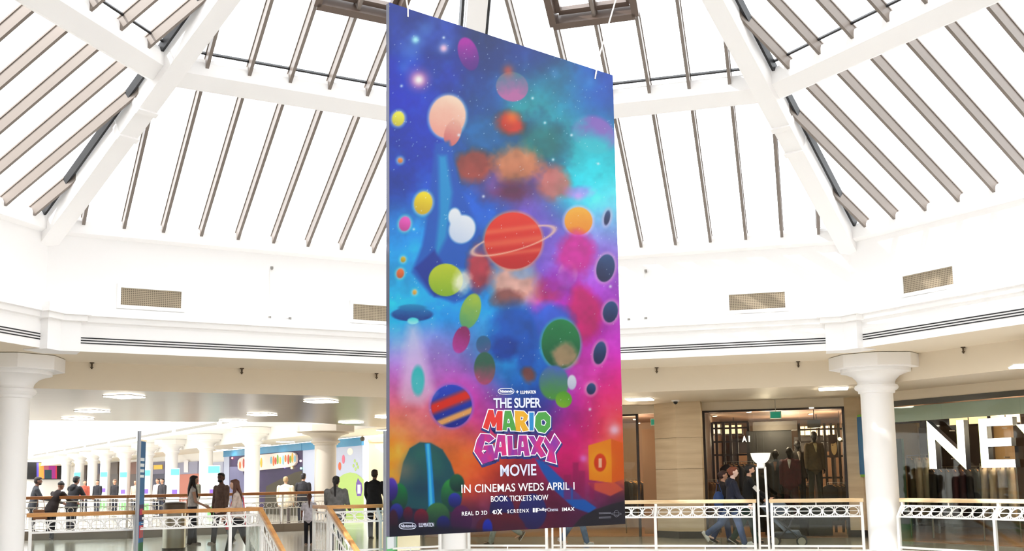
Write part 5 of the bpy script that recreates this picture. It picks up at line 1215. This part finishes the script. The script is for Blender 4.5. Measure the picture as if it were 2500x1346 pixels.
# pole banners over the hall
def pole_banner(x, ytop, ybt, R, yaw, width, bands, lab, marks):
    P = onside(x, ytop, -1, R); zt = P.z; base = Vector((P.x, P.y, 0))
    e = empty('pole_banner', base, lab, 'pole banner', 'tall pole banners at the balustrade')
    MB().tube([base - UPZ * 0.5, base + UPZ * zt], 0.036, 12).build('pole', mat('grey_pole', (170, 176, 186), 0.35, 0.6), e, smooth=40)
    MB().box(base - UPZ * 0.35 + snorm(-1) * 0.16, snorm(-1) * 0.2, stan(-1) * 0.05, UPZ * 0.05).build('bracket', WHITE2, e)
    z1 = onside(x, ybt, -1, R).z
    d = Vector((math.cos(yaw), math.sin(yaw), 0)); off = base + d * 0.05
    for (f0, f1, c) in bands:
        MB().prism([off + UPZ * (z1 - f1), off + d * width + UPZ * (z1 - f1), off + d * width + UPZ * (z1 - f0), off + UPZ * (z1 - f0)], Vector((-d.y, d.x, 0)) * 0.015).build('fabric', mat('fab_%d_%d_%d' % c, c, 0.7), e)
    nn = Vector((d.y, -d.x, 0))
    for f0, f1, u0, u1, c in marks:
        a = off + d * width * u0; b = off + d * width * u1
        MB().prism([a + UPZ * (z1 - f1), b + UPZ * (z1 - f1), b + UPZ * (z1 - f0), a + UPZ * (z1 - f0)], nn * 0.006).build('print', mat('fab_%d_%d_%d' % c, c, 0.7), e)
    MB().bar(off + UPZ * (z1 + 0.02), off + d * width + UPZ * (z1 + 0.02), 0.03, 0.03).build('arm', STEEL, e)
bw_ = (236, 244, 250)
pole_banner(340.5, 1053, 1077, RC - 0.45, math.radians(97), 0.55, [(0, 1.22, (34, 100, 150)), (1.22, 1.55, (44, 40, 84)), (1.55, 1.95, (30, 110, 170)), (1.95, 2.9, (46, 120, 80))], 'tall thin blue pole banner with a green foot, before the left balustrade',
            [(0.32, 0.38, .2, .8, bw_), (0.43, 0.49, .2, .8, bw_), (0.54, 0.60, .2, .8, bw_), (0.65, 0.70, .2, .8, bw_), (1.3, 1.42, .3, .8, (190, 60, 90)), (1.62, 1.86, .3, .9, (200, 60, 70))])
pole_banner(939.5, 1052, 1078, RC - 0.45, math.radians(70), 0.55, [(0, 1.2, (12, 150, 190)), (1.2, 1.85, (60, 200, 224)), (1.85, 2.9, (110, 200, 130))], 'teal and green pole banner half hidden by the left edge of the big banner',
            [(0.25, 0.31, .2, .8, bw_), (0.38, 0.44, .2, .8, bw_), (0.51, 0.57, .2, .8, bw_), (0.64, 0.70, .2, .8, bw_), (0.9, 1.1, .2, .9, (110, 70, 160)), (1.2, 1.5, .4, .9, bw_), (2.05, 2.3, .1, .9, bw_)])
# steel litter bin
P = atz(424, 1343, 0)
e = empty('litter_bin', P, 'round brushed steel litter bin with a dark band, left of the dark-haired woman', 'bin')
MB().lathe([(0.265, 0.0), (0.27, 0.05)], 32, P).build('plinth', BLACK, e, smooth=30)
MB().lathe([(0.262, 0.05), (0.262, 0.92)], 40, P).build('drum', STEEL, e, smooth=30)
MB().lathe([(0.268, 0.92), (0.268, 1.06), (0.24, 1.10), (0.12, 1.12)], 40, P).build('lid', mat('bin_lid', (96, 84, 72), 0.4, 0.3), e, smooth=30)
# pushchair
P0 = atz(1925, 1334, 0); P0.y += 0.05
X, Yv = t0, -n0
e = empty('pushchair', P0, 'grey black folding pushchair in front of the walking man', 'pushchair')
GF = mat('pushchair_fabric', (74, 82, 92), 0.7); GM = mat('pushchair_frame', (44, 46, 50), 0.4)
pt = lambda x, y, z: P0 + X * x + n0 * y + UPZ * z
for y in (-0.22, 0.22):
    for x in (-0.26, 0.30):
        w = MB().tube([pt(x + 0.10 * math.cos(a), y, 0.11 + 0.10 * math.sin(a)) for a in [2 * math.pi * i / 18 for i in range(18)]], 0.02, 8, closed=True).build('wheel', GM, e, smooth=40)
        MB().tube([pt(x, y - 0.02, 0.11), pt(x, y + 0.02, 0.11)], 0.085, 14).build('hub', STEEL, w)
mb = MB()
for y in (-0.2, 0.2):
    mb.tube([pt(-0.62, y, 1.0), pt(-0.35, y, 0.72), pt(0.30, y, 0.13)], 0.014, 8); mb.tube([pt(-0.26, y, 0.12), pt(0.05, y, 0.42), pt(0.12, y, 0.60)], 0.014, 8)
mb.tube([pt(-0.62, -0.2, 1.0), pt(-0.62, 0.2, 1.0)], 0.018, 8)
mb.build('frame', GM, e, smooth=40)
v = [(-0.30, 0.66), (0.0, 0.34), (0.25, 0.34), (0.32, 0.18), (0.25, 0.18), (0.16, 0.28), (-0.02, 0.27), (-0.36, 0.62)]
MB().prism([pt(x, -0.19, z) for x, z in v], n0 * 0.38).build('seat', GF, e, bevel=0.02)
hd = [pt(-0.30 + 0.36 * math.cos(a) * 0.95 + 0.05, -0.2, 0.66 + 0.34 * math.sin(a)) for a in [math.radians(d) for d in range(5, 150, 12)]]
MB().prism(hd + [pt(-0.28, -0.2, 0.60)], n0 * 0.40).build('hood', GF, e, bevel=0.03)
MB().prism([pt(-0.25, -0.17, 0.16), pt(0.2, -0.17, 0.16), pt(0.22, -0.17, 0.30), pt(-0.27, -0.17, 0.30)], n0 * 0.34).build('basket', GM, e, bevel=0.02)
# ================================================================== people and mannequins
def loft(mb, pts, rad, xd, n=14, cap=True):
    """closed tube with elliptical rings; rad = [(rx, ry)], xd = side direction of the ring"""
    pts = [Vector(p) for p in pts]; m = len(pts)
    P, Rr = [], []
    t_ = (pts[0] - pts[1]).normalized(); r0 = min(rad[0])
    if cap: P.append(pts[0] + t_ * r0 * 0.75); Rr.append((rad[0][0] * 0.5, rad[0][1] * 0.5))
    P += pts; Rr += list(rad)
    t_ = (pts[-1] - pts[-2]).normalized(); r1 = min(rad[-1])
    if cap: P.append(pts[-1] + t_ * r1 * 0.75); Rr.append((rad[-1][0] * 0.5, rad[-1][1] * 0.5))
    vs, fs = [], []; m = len(P)
    for i in range(m):
        t = (P[min(i + 1, m - 1)] - P[max(i - 1, 0)]).normalized()
        x = Vector(xd) - t * t.dot(Vector(xd)); x.normalize(); y = t.cross(x)
        for j in range(n):
            a = 2 * math.pi * j / n; vs.append(P[i] + x * Rr[i][0] * math.cos(a) + y * Rr[i][1] * math.sin(a))
    for i in range(m - 1):
        for j in range(n): fs.append((i * n + j, i * n + (j + 1) % n, (i + 1) * n + (j + 1) % n, (i + 1) * n + j))
    fs += [tuple(range(n - 1, -1, -1)), tuple((m - 1) * n + j for j in range(n))]
    return mb.add(vs, fs)
def merged(mb, name, m, parent, voxel, smooth=2):
    o = mb.build(name, m, parent)
    r = o.modifiers.new('remesh', 'REMESH'); r.mode = 'VOXEL'; r.voxel_size = voxel; r.use_smooth_shade = True
    s = o.modifiers.new('smooth', 'SMOOTH'); s.factor = 0.5; s.iterations = smooth
    return o
def rotx(v, a): return Vector((v[0], v[1] * math.cos(a) - v[2] * math.sin(a), v[1] * math.sin(a) + v[2] * math.cos(a)))
def swing(L, fwd, out, sx):                             # limb hanging down, swung forward (+Y) and outward
    d = Vector((0, 0, -1)); d = Vector((0, math.sin(fwd), -math.cos(fwd))); 
    return Vector((sx * math.sin(out), d.y * math.cos(out), d.z * math.cos(out))) * L
def person(P, rz, H, label, top, bottom, shoes, skin=(196, 150, 124), hair=(46, 34, 28), style='short', legs=((0.04, 0.03), (-0.04, 0.03)), arms=((0.05, 0.10, 0.15), (0.05, 0.10, 0.15)), lean=0.0, yaw=0.0, nod=0.0,
           sleeve='long', hem=0.47, wide=1.0, hood=False, cat='person', name='person', group=None, face=True, vox=0.010, long_coat=False, shorts=False, collar=None, drop=True, beard=False):
    root = empty(name, (0, 0, 0), label, cat, group)
    SK = mat('skin_%d_%d_%d' % skin, skin, 0.55); HA = mat('hair_%d_%d_%d' % hair, hair, 0.6)
    def cloth(c): return noisy('fabric_%d_%d_%d' % c, c, tuple(int(v * 0.82) for v in c), (14, 14, 14), 0.85, lo=0.3, hi=0.7)
    hipz = 0.50 * H; sp = lambda z, y=0.0, x=0.0: Vector((0, 0, hipz)) + rotx((x, y, z * H - hipz), -lean)
    XD = (1, 0, 0)
    # joints
    J = []
    for (f, kn), sx in zip(legs, (-1, 1)):
        hip = Vector((sx * 0.052 * H * wide, 0, hipz)); knee = hip + swing(0.245 * H, f, 0.02, sx); ank = knee + swing(0.225 * H, f - kn, 0.0, sx)
        J.append((hip, knee, ank, f - kn))
    low = min(j[2].z for j in J) - 0.035 * H
    A = []
    for (f, o_, el), sx in zip(arms, (-1, 1)):
        sh = sp(0.792, 0, sx * 0.104 * H * wide); elb = sh + swing(0.172 * H, f, o_, sx); wr = elb + swing(0.150 * H, f + el, o_ * 0.3, sx)
        A.append((sh, elb, wr, f + el))
    neck0, neck1 = sp(0.82), sp(0.875, 0.008 * H)
    hc = sp(0.925, 0.012 * H); 
    Rh = Matrix.Rotation(-yaw, 3, 'Z') @ Matrix.Rotation(-lean * 0.5 - nod, 3, 'X')
    hp = lambda x, y, z: hc + Rh @ Vector((x * H, y * H, z * H))
    w = wide
    # body
    mb = MB()
    loft(mb, [sp(0.47), sp(0.53), sp(0.61), sp(0.70), sp(0.78), sp(0.82)], [(.085 * H * w, .055 * H * w), (.088 * H * w, .058 * H * w), (.074 * H * w, .05 * H * w), (.088 * H * w, .056 * H * w), (.085 * H * w, .045 * H), (.04 * H, .035 * H)], XD, 18)
    loft(mb, [sp(0.80), neck1, hp(0, 0, -0.02)], [(.034 * H, .034 * H), (.028 * H, .03 * H), (.028 * H, .03 * H)], XD, 12)
    def ell(cx, cy, cz, rx, ry, rz_, mbx=mb):
        b = MB().ball((0, 0, 0), (rx * H, ry * H, rz_ * H), 18, 12); mbx.add([hp(cx, cy, cz) + Rh @ v for v in b.v], b.f)
    ell(0, 0, 0.012, .0455, .056, .058); ell(0, .012, -.022, .036, .042, .042); ell(0, 0.056, -0.006, .008, .013, .014)   # skull, jaw, nose
    ell(0, 0.050, -0.032, .016, .008, .006); ell(0, 0.046, 0.016, .03, .012, .008)
    for sx in (-1, 1): ell(sx * .046, -.004, -.002, .007, .012, .018)
    for (hip, knee, ank, tl), sx in zip(J, (-1, 1)):
        loft(mb, [hip + Vector((0, 0, .02 * H)), knee, knee * .6 + ank * .4, ank], [(.048 * H * w, .052 * H * w), (.033 * H, .035 * H), (.032 * H, .036 * H), (.02 * H, .022 * H)], XD, 12)
        fwd = Vector((0, math.cos(max(-.2, tl) * 0.6), math.sin(tl) * 0.6)); loft(mb, [ank + Vector((0, -.012 * H, -.018 * H)), ank + fwd * .085 * H + Vector((0, 0, -.02 * H))], [(.018 * H, .016 * H), (.018 * H, .012 * H)], XD, 10)
    for (sh, elb, wr, an), sx in zip(A, (-1, 1)):
        loft(mb, [sh, elb, wr], [(.028 * H, .028 * H), (.021 * H, .021 * H), (.015 * H, .015 * H)], XD, 10)
        d = (wr - elb).normalized(); side_ = Vector((0, 1, 0)) - d * d.y
        if side_.length < 0.2: side_ = Vector((0, 0, 1)) - d * d.z
        side_.normalize(); nrm_ = d.cross(side_)
        pm = wr + d * .045 * H
        loft(mb, [wr + d * .008 * H, pm], [(.019 * H, .009 * H), (.023 * H, .009 * H)], side_, 10)
        for i in range(4):
            b0 = pm + side_ * (.017 - .0113 * i) * H; ln = (.040, .046, .043, .033)[i] * H
            m1 = b0 + d * ln * .55 + nrm_ * sx * -.004 * H; m2 = m1 + (d * .8 + nrm_ * sx * -.5).normalized() * ln * .45
            loft(mb, [b0, m1, m2], [(.0056 * H, .0056 * H), (.0052 * H, .0052 * H), (.0044 * H, .0044 * H)], side_, 6)
        th0 = wr + d * .018 * H + side_ * .017 * H; loft(mb, [th0, th0 + (d * .7 + side_ * .7) * .022 * H, th0 + (d * .95 + side_ * .5) * .042 * H], [(.007 * H, .007 * H), (.0062 * H, .0062 * H), (.005 * H, .005 * H)], nrm_, 6)
    merged(mb, 'body', SK, root, vox, 3)
    if face:
        for sx in (-1, 1):
            b = MB().ball((0, 0, 0), (.0065 * H, .003 * H, .0045 * H), 8, 6); MB().add([hp(sx * .018, .0535, .006) + Rh @ v for v in b.v], b.f).build('eye', mat('eye_dark', (30, 24, 22), 0.3), root)
    # hair
    mb = MB()
    if style != 'bald':
        def h_(cx, cy, cz, rx, ry, rz_): ell(cx, cy, cz, rx, ry, rz_, mb)
        if style in ('beanie',): h_(0, -.004, .034, .051, .061, .046); h_(0, -.006, .068, .03, .034, .024)
        else:
            h_(0, -.010, .026, .0495, .056, .050); h_(0, -.022, .0, .047, .044, .046); h_(0, .016, .050, .040, .040, .022)
        if style == 'long':
            q = [hp(0, -.03, .02), hp(0, -.048, -.05), sp(.80, -.055 * H), sp(.70, -.062 * H)]
            loft(mb, q, [(.048 * H, .03 * H), (.05 * H, .028 * H), (.055 * H, .022 * H), (.035 * H, .012 * H)], XD, 12)
            for sx in (-1, 1): loft(mb, [hp(sx * .042, -.005, .01), hp(sx * .048, .0, -.06), sp(.77, .045 * H, sx * .06 * H), sp(.68, .062 * H, sx * .065 * H)], [(.014 * H, .022 * H), (.016 * H, .024 * H), (.022 * H, .016 * H), (.014 * H, .01 * H)], XD, 10)
        if style == 'ponytail':
            q = [hp(0, -.055, .02), hp(0.005, -.085, -.01), hp(.008, -.088, -.07), sp(.72, -.085 * H, .012 * H)]
            loft(mb, q, [(.018 * H, .018 * H), (.024 * H, .022 * H), (.022 * H, .02 * H), (.010 * H, .008 * H)], XD, 10)
        if style == 'bun': h_(0, -.062, .022, .026, .022, .024)
        if beard: h_(0, .026, -.040, .034, .034, .024)
        merged(mb, 'beanie' if style == 'beanie' else 'hair', HA, root, vox)
    # trousers
    mb = MB()
    loft(mb, [sp(0.465), sp(0.53), sp(0.585)], [(.094 * H * w, .064 * H * w), (.096 * H * w, .066 * H * w), (.082 * H * w, .056 * H * w)], XD, 18)
    for (hip, knee, ank, tl), sx in zip(J, (-1, 1)):
        if shorts: loft(mb, [hip + Vector((0, 0, .02 * H)), hip.lerp(knee, .9)], [(.056 * H * w, .06 * H * w), (.048 * H, .052 * H)], XD, 12)
        else: loft(mb, [hip + Vector((0, 0, .02 * H)), knee, ank + Vector((0, 0, -.01 * H))], [(.055 * H * w, .06 * H * w), (.042 * H, .045 * H), (.034 * H, .038 * H)], XD, 12)
    merged(mb, 'shorts' if shorts else 'trousers', cloth(bottom), root, 0.013)
    # shoes
    for (hip, knee, ank, tl), sx in zip(J, (-1, 1)):
        mb = MB(); t = tl if abs(tl) > .25 else 0.0
        f = Vector((0, math.cos(t), math.sin(t))); u = Vector((0, -math.sin(t), math.cos(t)))
        c = ank - u * .018 * H
        loft(mb, [c - f * .03 * H, c + f * .03 * H, c + f * .085 * H], [(.022 * H, .022 * H), (.026 * H, .022 * H), (.024 * H, .014 * H)], XD, 12)
        mb.box(c + f * .03 * H - u * .019 * H, f * .068 * H, Vector((.025 * H, 0, 0)), u * .006 * H)
        so = merged(mb, 'shoe', cloth(shoes), root, 0.010)
        MB().box(c + f * .03 * H - u * .024 * H, f * .068 * H, Vector((.026 * H, 0, 0)), u * .004 * H).build('sole', mat('shoe_sole', (206, 200, 192), 0.7), so)
    # top
    mb = MB(); k_ = 1.0 if not hood else 1.06
    hz = hem
    loft(mb, [sp(hz), sp(0.55), sp(0.62), sp(0.70), sp(0.775), sp(0.822)], [(.116 * H * w * k_, .084 * H * w * k_), (.110 * H * w * k_, .077 * H * w * k_), (.093 * H * w * k_, .064 * H * w * k_), (.102 * H * w * k_, .068 * H * w * k_), (.10 * H * w * k_, .056 * H * k_), (.045 * H, .042 * H)], XD, 18)
    for (sh, elb, wr, an), sx in zip(A, (-1, 1)):
        if sleeve == 'long': loft(mb, [sh, elb, wr.lerp(elb, .06)], [(.041 * H * k_, .041 * H * k_), (.034 * H * k_, .034 * H * k_), (.025 * H, .025 * H)], XD, 12)
        elif sleeve == 'short': loft(mb, [sh, sh.lerp(elb, .65)], [(.041 * H, .041 * H), (.038 * H, .038 * H)], XD, 12)
        else: loft(mb, [sh, sh.lerp(elb, .12)], [(.036 * H, .036 * H), (.034 * H, .034 * H)], XD, 12)
    yk = [A[0][0] + Vector((.012 * H, 0, -.012 * H)), sp(.803, -.006 * H), A[1][0] + Vector((-.012 * H, 0, -.012 * H))]
    loft(mb, yk, [(.034 * H, .034 * H), (.05 * H, .036 * H), (.034 * H, .034 * H)], (0, 1, 0), 12)
    loft(mb, [A[0][0] + Vector((.03 * H, 0, .0)), sp(.838, -.004 * H), A[1][0] + Vector((-.03 * H, 0, .0))], [(.024 * H, .024 * H), (.040 * H, .022 * H), (.024 * H, .024 * H)], (0, 1, 0), 12)
    if hood: loft(mb, [sp(.84, -.035 * H), sp(.80, -.062 * H), sp(.755, -.066 * H)], [(.05 * H, .025 * H), (.062 * H, .026 * H), (.035 * H, .014 * H)], XD, 14)
    merged(mb, 'jacket' if (hood or long_coat or sleeve == 'long') else 'top', cloth(top), root, 0.013)
    if collar:
        mb = MB(); loft(mb, [sp(.70, .066 * H), sp(.76, .058 * H), sp(.815, .040 * H)], [(.008 * H, .008 * H), (.02 * H, .010 * H), (.030 * H, .012 * H)], XD, 10)
        merged(mb, 'shirt', cloth(collar), root, 0.010)
    root.location = Vector((P[0], P[1], P[2] - (low if drop else 0))); root.rotation_euler = (0, 0, rz)
    return root, (lambda v: Matrix.Translation(root.location) @ Matrix.Rotation(rz, 4, 'Z') @ Vector(v)), A, J
RIGHT, AWAY, NEAR, LEFT = -math.pi / 2, 0.0, math.pi, math.pi / 2
def hgt(x, ytop, P): return aty(x, ytop, P.y).z
# --- left side, along the railings
P = Vector((aty(82, 1200, 34.3 * S).x, 34.3 * S, 0))
person(P, RIGHT + 0.5, 1.82, 'dark grey jumper man leaning on the brown rail at the far left', (58, 60, 66), (36, 36, 42), (40, 38, 36), hair=(40, 26, 22), arms=((0.5, .1, .9), (0.5, .1, .9)), lean=0.12, skin=(120, 84, 70), vox=.013, beard=True)
P = atz(122, 1319, 0)
r_, M_, A_, _ = person(P, AWAY - 0.45, 1.72, 'person in a dark checked coat and dark beanie bending over the brown rail', (46, 34, 32), (40, 42, 50), (120, 116, 112), hair=(24, 22, 26), style='beanie', lean=0.42, arms=((0.75, .25, .5), (0.75, .25, .5)), hem=0.44, wide=1.1, vox=.013, skin=(130, 90, 74))
bag = M_((-0.20, -0.20, 0.72))
TAN = mat('tan_bag', (150, 104, 74), 0.7)
e = empty('shopping_bag', bag, 'tan shopping bag on the back of the person in the beanie', 'bag')
MB().box(bag, (0.19, 0.03, 0.0), (-0.015, 0.06, 0), (0.0, 0.0, 0.14)).build('bag_body', TAN, e, bevel=0.015)
MB().tube([bag + Vector((-.12, -.02, .13)), bag + Vector((-.08, .0, .42)), bag + Vector((.05, .04, .46)), bag + Vector((.12, .02, .13))], 0.008, 6).build('strap', TAN, e)
P = Vector((aty(176, 1200, 34.5 * S).x, 34.5 * S, 0))
person(P, AWAY - 0.4, 1.84, 'man in a black hooded jacket leaning on the brown rail beside the bending person', (30, 30, 36), (44, 44, 50), (30, 30, 34), hair=(22, 20, 26), hood=True, lean=0.18, arms=((0.6, .1, .8), (0.6, .1, .8)), vox=.013, skin=(130, 92, 76))
P = atz(468, 1332, 0)
person(P, RIGHT + 0.35, hgt(460, 1162, P), 'long dark-haired woman in a pale sleeveless top beside the steel bin', (212, 206, 204), (40, 42, 52), (150, 140, 134), hair=(32, 22, 22), style='long', sleeve='none', hem=0.55, arms=((-0.35, .30, .25), (0.2, .08, .9)), legs=((0.10, .04), (-0.06, .02)), skin=(190, 146, 124))
P = atz(538, 1329, 0)
person(P, NEAR - 0.55, hgt(543, 1154, P), 'bearded man in a brown jumper and grey trousers beside the woman with the red bag', (122, 98, 88), (84, 82, 88), (196, 186, 182), hair=(24, 20, 20), beard=True, skin=(104, 70, 58), legs=((-0.28, .18), (0.22, .10)), yaw=-0.3)
P = Vector((aty(583, 1200, 24.9 * S).x, 24.9 * S, 0))
r_, M_, A_, J_ = person(P, LEFT + 0.25, hgt(578, 1167, P), 'long brown-haired woman in a cream jacket with a red bag at the left balustrade', (226, 206, 194), (34, 34, 40), (40, 38, 38), hair=(92, 56, 42), style='long', legs=((0.35, .12), (-0.30, .18)), arms=((0.25, .1, 1.1), (0.2, .1, 0.5)), lean=0.10, hem=0.50, skin=(214, 172, 150))
c = M_((0.30, 0.02, 0.72))
RED = mat('red_bag', (226, 30, 52), 0.5)
e = empty('shopping_bag', c, 'big red bag carried by the woman in the cream jacket', 'bag')
MB().box(c, (0.24, 0.03, 0), (-0.02, 0.11, 0), (0.0, 0.0, 0.17)).build('bag_body', RED, e, bevel=0.03)
MB().tube([c + Vector((-.17, -.08, .15)), c + Vector((-.10, -.02, .52)), c + Vector((.02, .02, .66)), c + Vector((.12, .02, .50)), c + Vector((.18, -.06, .15))], 0.014, 6).build('strap', RED, e)
P = atz(754, 1331, 0)
person(P, AWAY + 0.1, hgt(752, 1206, P), 'small girl with a long ponytail in a white T-shirt, seen from behind', (232, 228, 240), (30, 28, 34), (170, 140, 124), hair=(84, 48, 36), style='ponytail', sleeve='short', legs=((0.06, .05), (-0.06, .08)), arms=((0.35, .25, .5), (0.35, .25, .5)), hem=0.48, skin=(150, 106, 88))
P = Vector((aty(820, 1200, 25.9 * S).x, 25.9 * S, 0))
person(P, AWAY - 0.1, hgt(815, 1163, P), 'woman in a grey hooded sweatshirt with a dark ponytail, seen from behind', (128, 126, 126), (86, 96, 112), (60, 60, 64), hair=(24, 18, 20), style='ponytail', hood=True, wide=1.18, arms=((0.35, .12, .5), (0.35, .12, .5)), hem=0.45)
P = atz(914, 1316, 0)
person(P, AWAY - 0.15, hgt(912, 1147, P), 'short-haired man in a black jacket seen from behind beside the teal pole banner', (28, 30, 36), (40, 40, 46), (40, 34, 32), hair=(60, 46, 40), wide=1.1, arms=((0.3, .14, .6), (0.3, .14, .6)), hem=0.46, skin=(120, 86, 70))
P = Vector((aty(697, 1200, 39.6 * S).x, 39.6 * S, 0))
person(P, AWAY, hgt(696, 1164, P), 'person in a cream coat seen from behind before the night scene hoarding', (240, 222, 194), (90, 80, 76), (60, 54, 50), hair=(170, 140, 100), wide=1.25, vox=.014, hem=0.44)
P = Vector((aty(740, 1200, 39.8 * S).x, 39.8 * S, 0))
r_, M_, _, _ = person(P, AWAY - 0.2, hgt(739, 1156, P), 'man in a black printed T-shirt seen from behind beside the grey column', (44, 42, 46), (44, 44, 54), (50, 50, 50), hair=(30, 24, 26), sleeve='short', wide=1.1, vox=.014)
# distant shoppers among the columns
far_spec = [(238, 1163, 60, (34, 32, 40), (30, 22, 22), 'distant shopper in black between two far columns'), (280, 1166, 60, (40, 36, 40), (120, 90, 70), 'distant shopper with a pale face between two far columns'), (331, 1172, 58, (200, 180, 160), (60, 40, 34), 'distant shopper in cream left of the blue pole banner'), (385, 1166, 56, (230, 218, 206), (60, 44, 38), 'distant shopper in white before the yellow sign'), (396, 1168, 55, (50, 46, 50), (34, 28, 28), 'distant shopper in dark grey right of the yellow sign'), (476, 1165, 52, (90, 86, 70), (40, 32, 30), 'distant shopper behind the dark-haired woman'), (206, 1166, 62, (190, 90, 70), (50, 40, 36), 'distant shopper with a red top far along the gallery')]
for x, yt, D, c, hr, lab in far_spec:
    P = Vector((aty(x, 1200, D * S).x, D * S, 0))
    person(P, NEAR + random.uniform(-.6, .6), min(1.85, max(1.6, hgt(x, yt, P))), lab, c, (40, 42, 54), (60, 60, 60), hair=hr, group='distant shoppers', vox=.022, face=False)
# --- right side
P = atz(1790, 1333, 0)
r_, M_, _, _ = person(P, RIGHT, hgt(1788, 1136, P), 'red-haired woman in a navy hooded jacket and jeans walking past the menswear shop', (32, 36, 56), (78, 96, 136), (246, 244, 240), hair=(122, 62, 38), style='bun', hood=True, legs=((-0.55, .45), (0.32, .06)), arms=((-0.1, .1, .35), (0.3, .1, .5)), lean=0.06, hem=0.47, skin=(240, 206, 190))
P = atz(1826, 1331, 0); P = P + n0 * 0.45
r_, M_, A_, _ = person(P, RIGHT, hgt(1822, 1132, P), 'dark-haired bearded man in a black jacket pushing the pushchair', (28, 27, 30), (44, 72, 66), (60, 56, 52), hair=(24, 20, 20), beard=True, legs=((0.25, .06), (-0.35, .25)), arms=((0.55, .08, .35), (0.60, .08, .40)), lean=0.08, skin=(224, 176, 150))
wr = M_(A_[1][0].lerp(A_[1][1], 0.75)) - n0 * 0.09
e = empty('armband', wr, 'white rectangular armband on the sleeve of the man with the pushchair', 'armband')
MB().box(wr, (0.055, 0, -0.06), (0, 0.012, 0), (0.03, 0, 0.03)).build('armband_cloth', mat('armband_white', (246, 242, 236), 0.6), e, bevel=0.006)
P = atz(1764, 1330, 0); P = P + n0 * 0.7
person(P, RIGHT, hgt(1768, 1146, P) * 0.985, 'dark-haired person in black with a blue bag half hidden behind the red-haired woman', (34, 30, 34), (40, 60, 104), (50, 46, 44), hair=(54, 28, 24), style='bun', legs=((0.2, .05), (-0.3, .2)))
bp = P + Vector((-0.16, -0.28, 0.98))
e = empty('shoulder_bag', bp, 'blue shoulder bag behind the red-haired woman', 'bag')
MB().ball(bp, (0.13, 0.09, 0.20), 16, 12).build('bag_body', mat('blue_bag', (36, 66, 122), 0.6), e, smooth=60)
MB().tube([bp + Vector((-.06, 0, .17)), bp + Vector((0, .06, .46)), bp + Vector((.08, 0, .16))], 0.010, 6).build('strap', mat('blue_bag', (36, 66, 122), 0.6), e)
P = atz(1405, 1331, 0) + n0 * 0.2
person(P, RIGHT, 1.72, 'person in jeans behind the right foot of the banner', (90, 90, 96), (92, 116, 150), (220, 216, 210), legs=((-0.35, .25), (0.3, .05)))
P = atz(1215, 1331, 0) + n0 * 0.2
person(P, LEFT, 1.72, 'person in grey trousers and brown shoes behind the foot of the banner', (84, 80, 76), (150, 156, 146), (92, 72, 56), legs=((0.3, .05), (-0.45, .55)))
# --- mannequins
def mannequin(x, ytop, yc, R, rz, lab, top, bottom, collar, skin=(30, 26, 26), h=1.80):
    a = onside(x, ytop, 0, R); P = Vector((a.x, a.y, max(0.014, a.z - h)))
    person(P, rz, h, lab, top, bottom, (20, 20, 20), skin=skin, style='bald', cat='mannequin', name='mannequin', group='menswear mannequins', face=False, collar=collar, hem=0.45, arms=((0.0, .10, .1), (0.0, .10, .1)), vox=.014)
    if P.z > 0.05:
        e = empty('display_plinth', (P.x, P.y, 0.013), 'low dark display plinth under the ' + lab, 'plinth', 'mannequin plinths')
        MB().abox(P.x - .3, P.x + .3, P.y - .25, P.y + .25, 0.013, P.z - 0.002).build('plinth_block', mat('dark_plinth_2', (34, 28, 26), 0.5), e, bevel=0.01)
mannequin(1985, 1053, 0, RS0 + 0.75, NEAR + 0.15, 'brown suit mannequin with a cream shirt', (104, 84, 58), (62, 58, 48), (226, 200, 150))
mannequin(1926, 1092, 0, RS0 + 0.6, NEAR - 0.35, 'maroon suit mannequin with a white shirt', (88, 32, 40), (70, 28, 34), (220, 210, 204))
mannequin(1893, 1098, 0, RS0 + 0.8, NEAR - 0.5, 'black coat mannequin with a tan collar, nearest the uplighter', (34, 28, 28), (28, 24, 24), (150, 96, 56))
mannequin(1945, 1074, 0, RS0 + 1.35, NEAR + 0.2, 'charcoal suit mannequin behind the maroon one', (52, 46, 44), (40, 36, 36), (190, 180, 170))
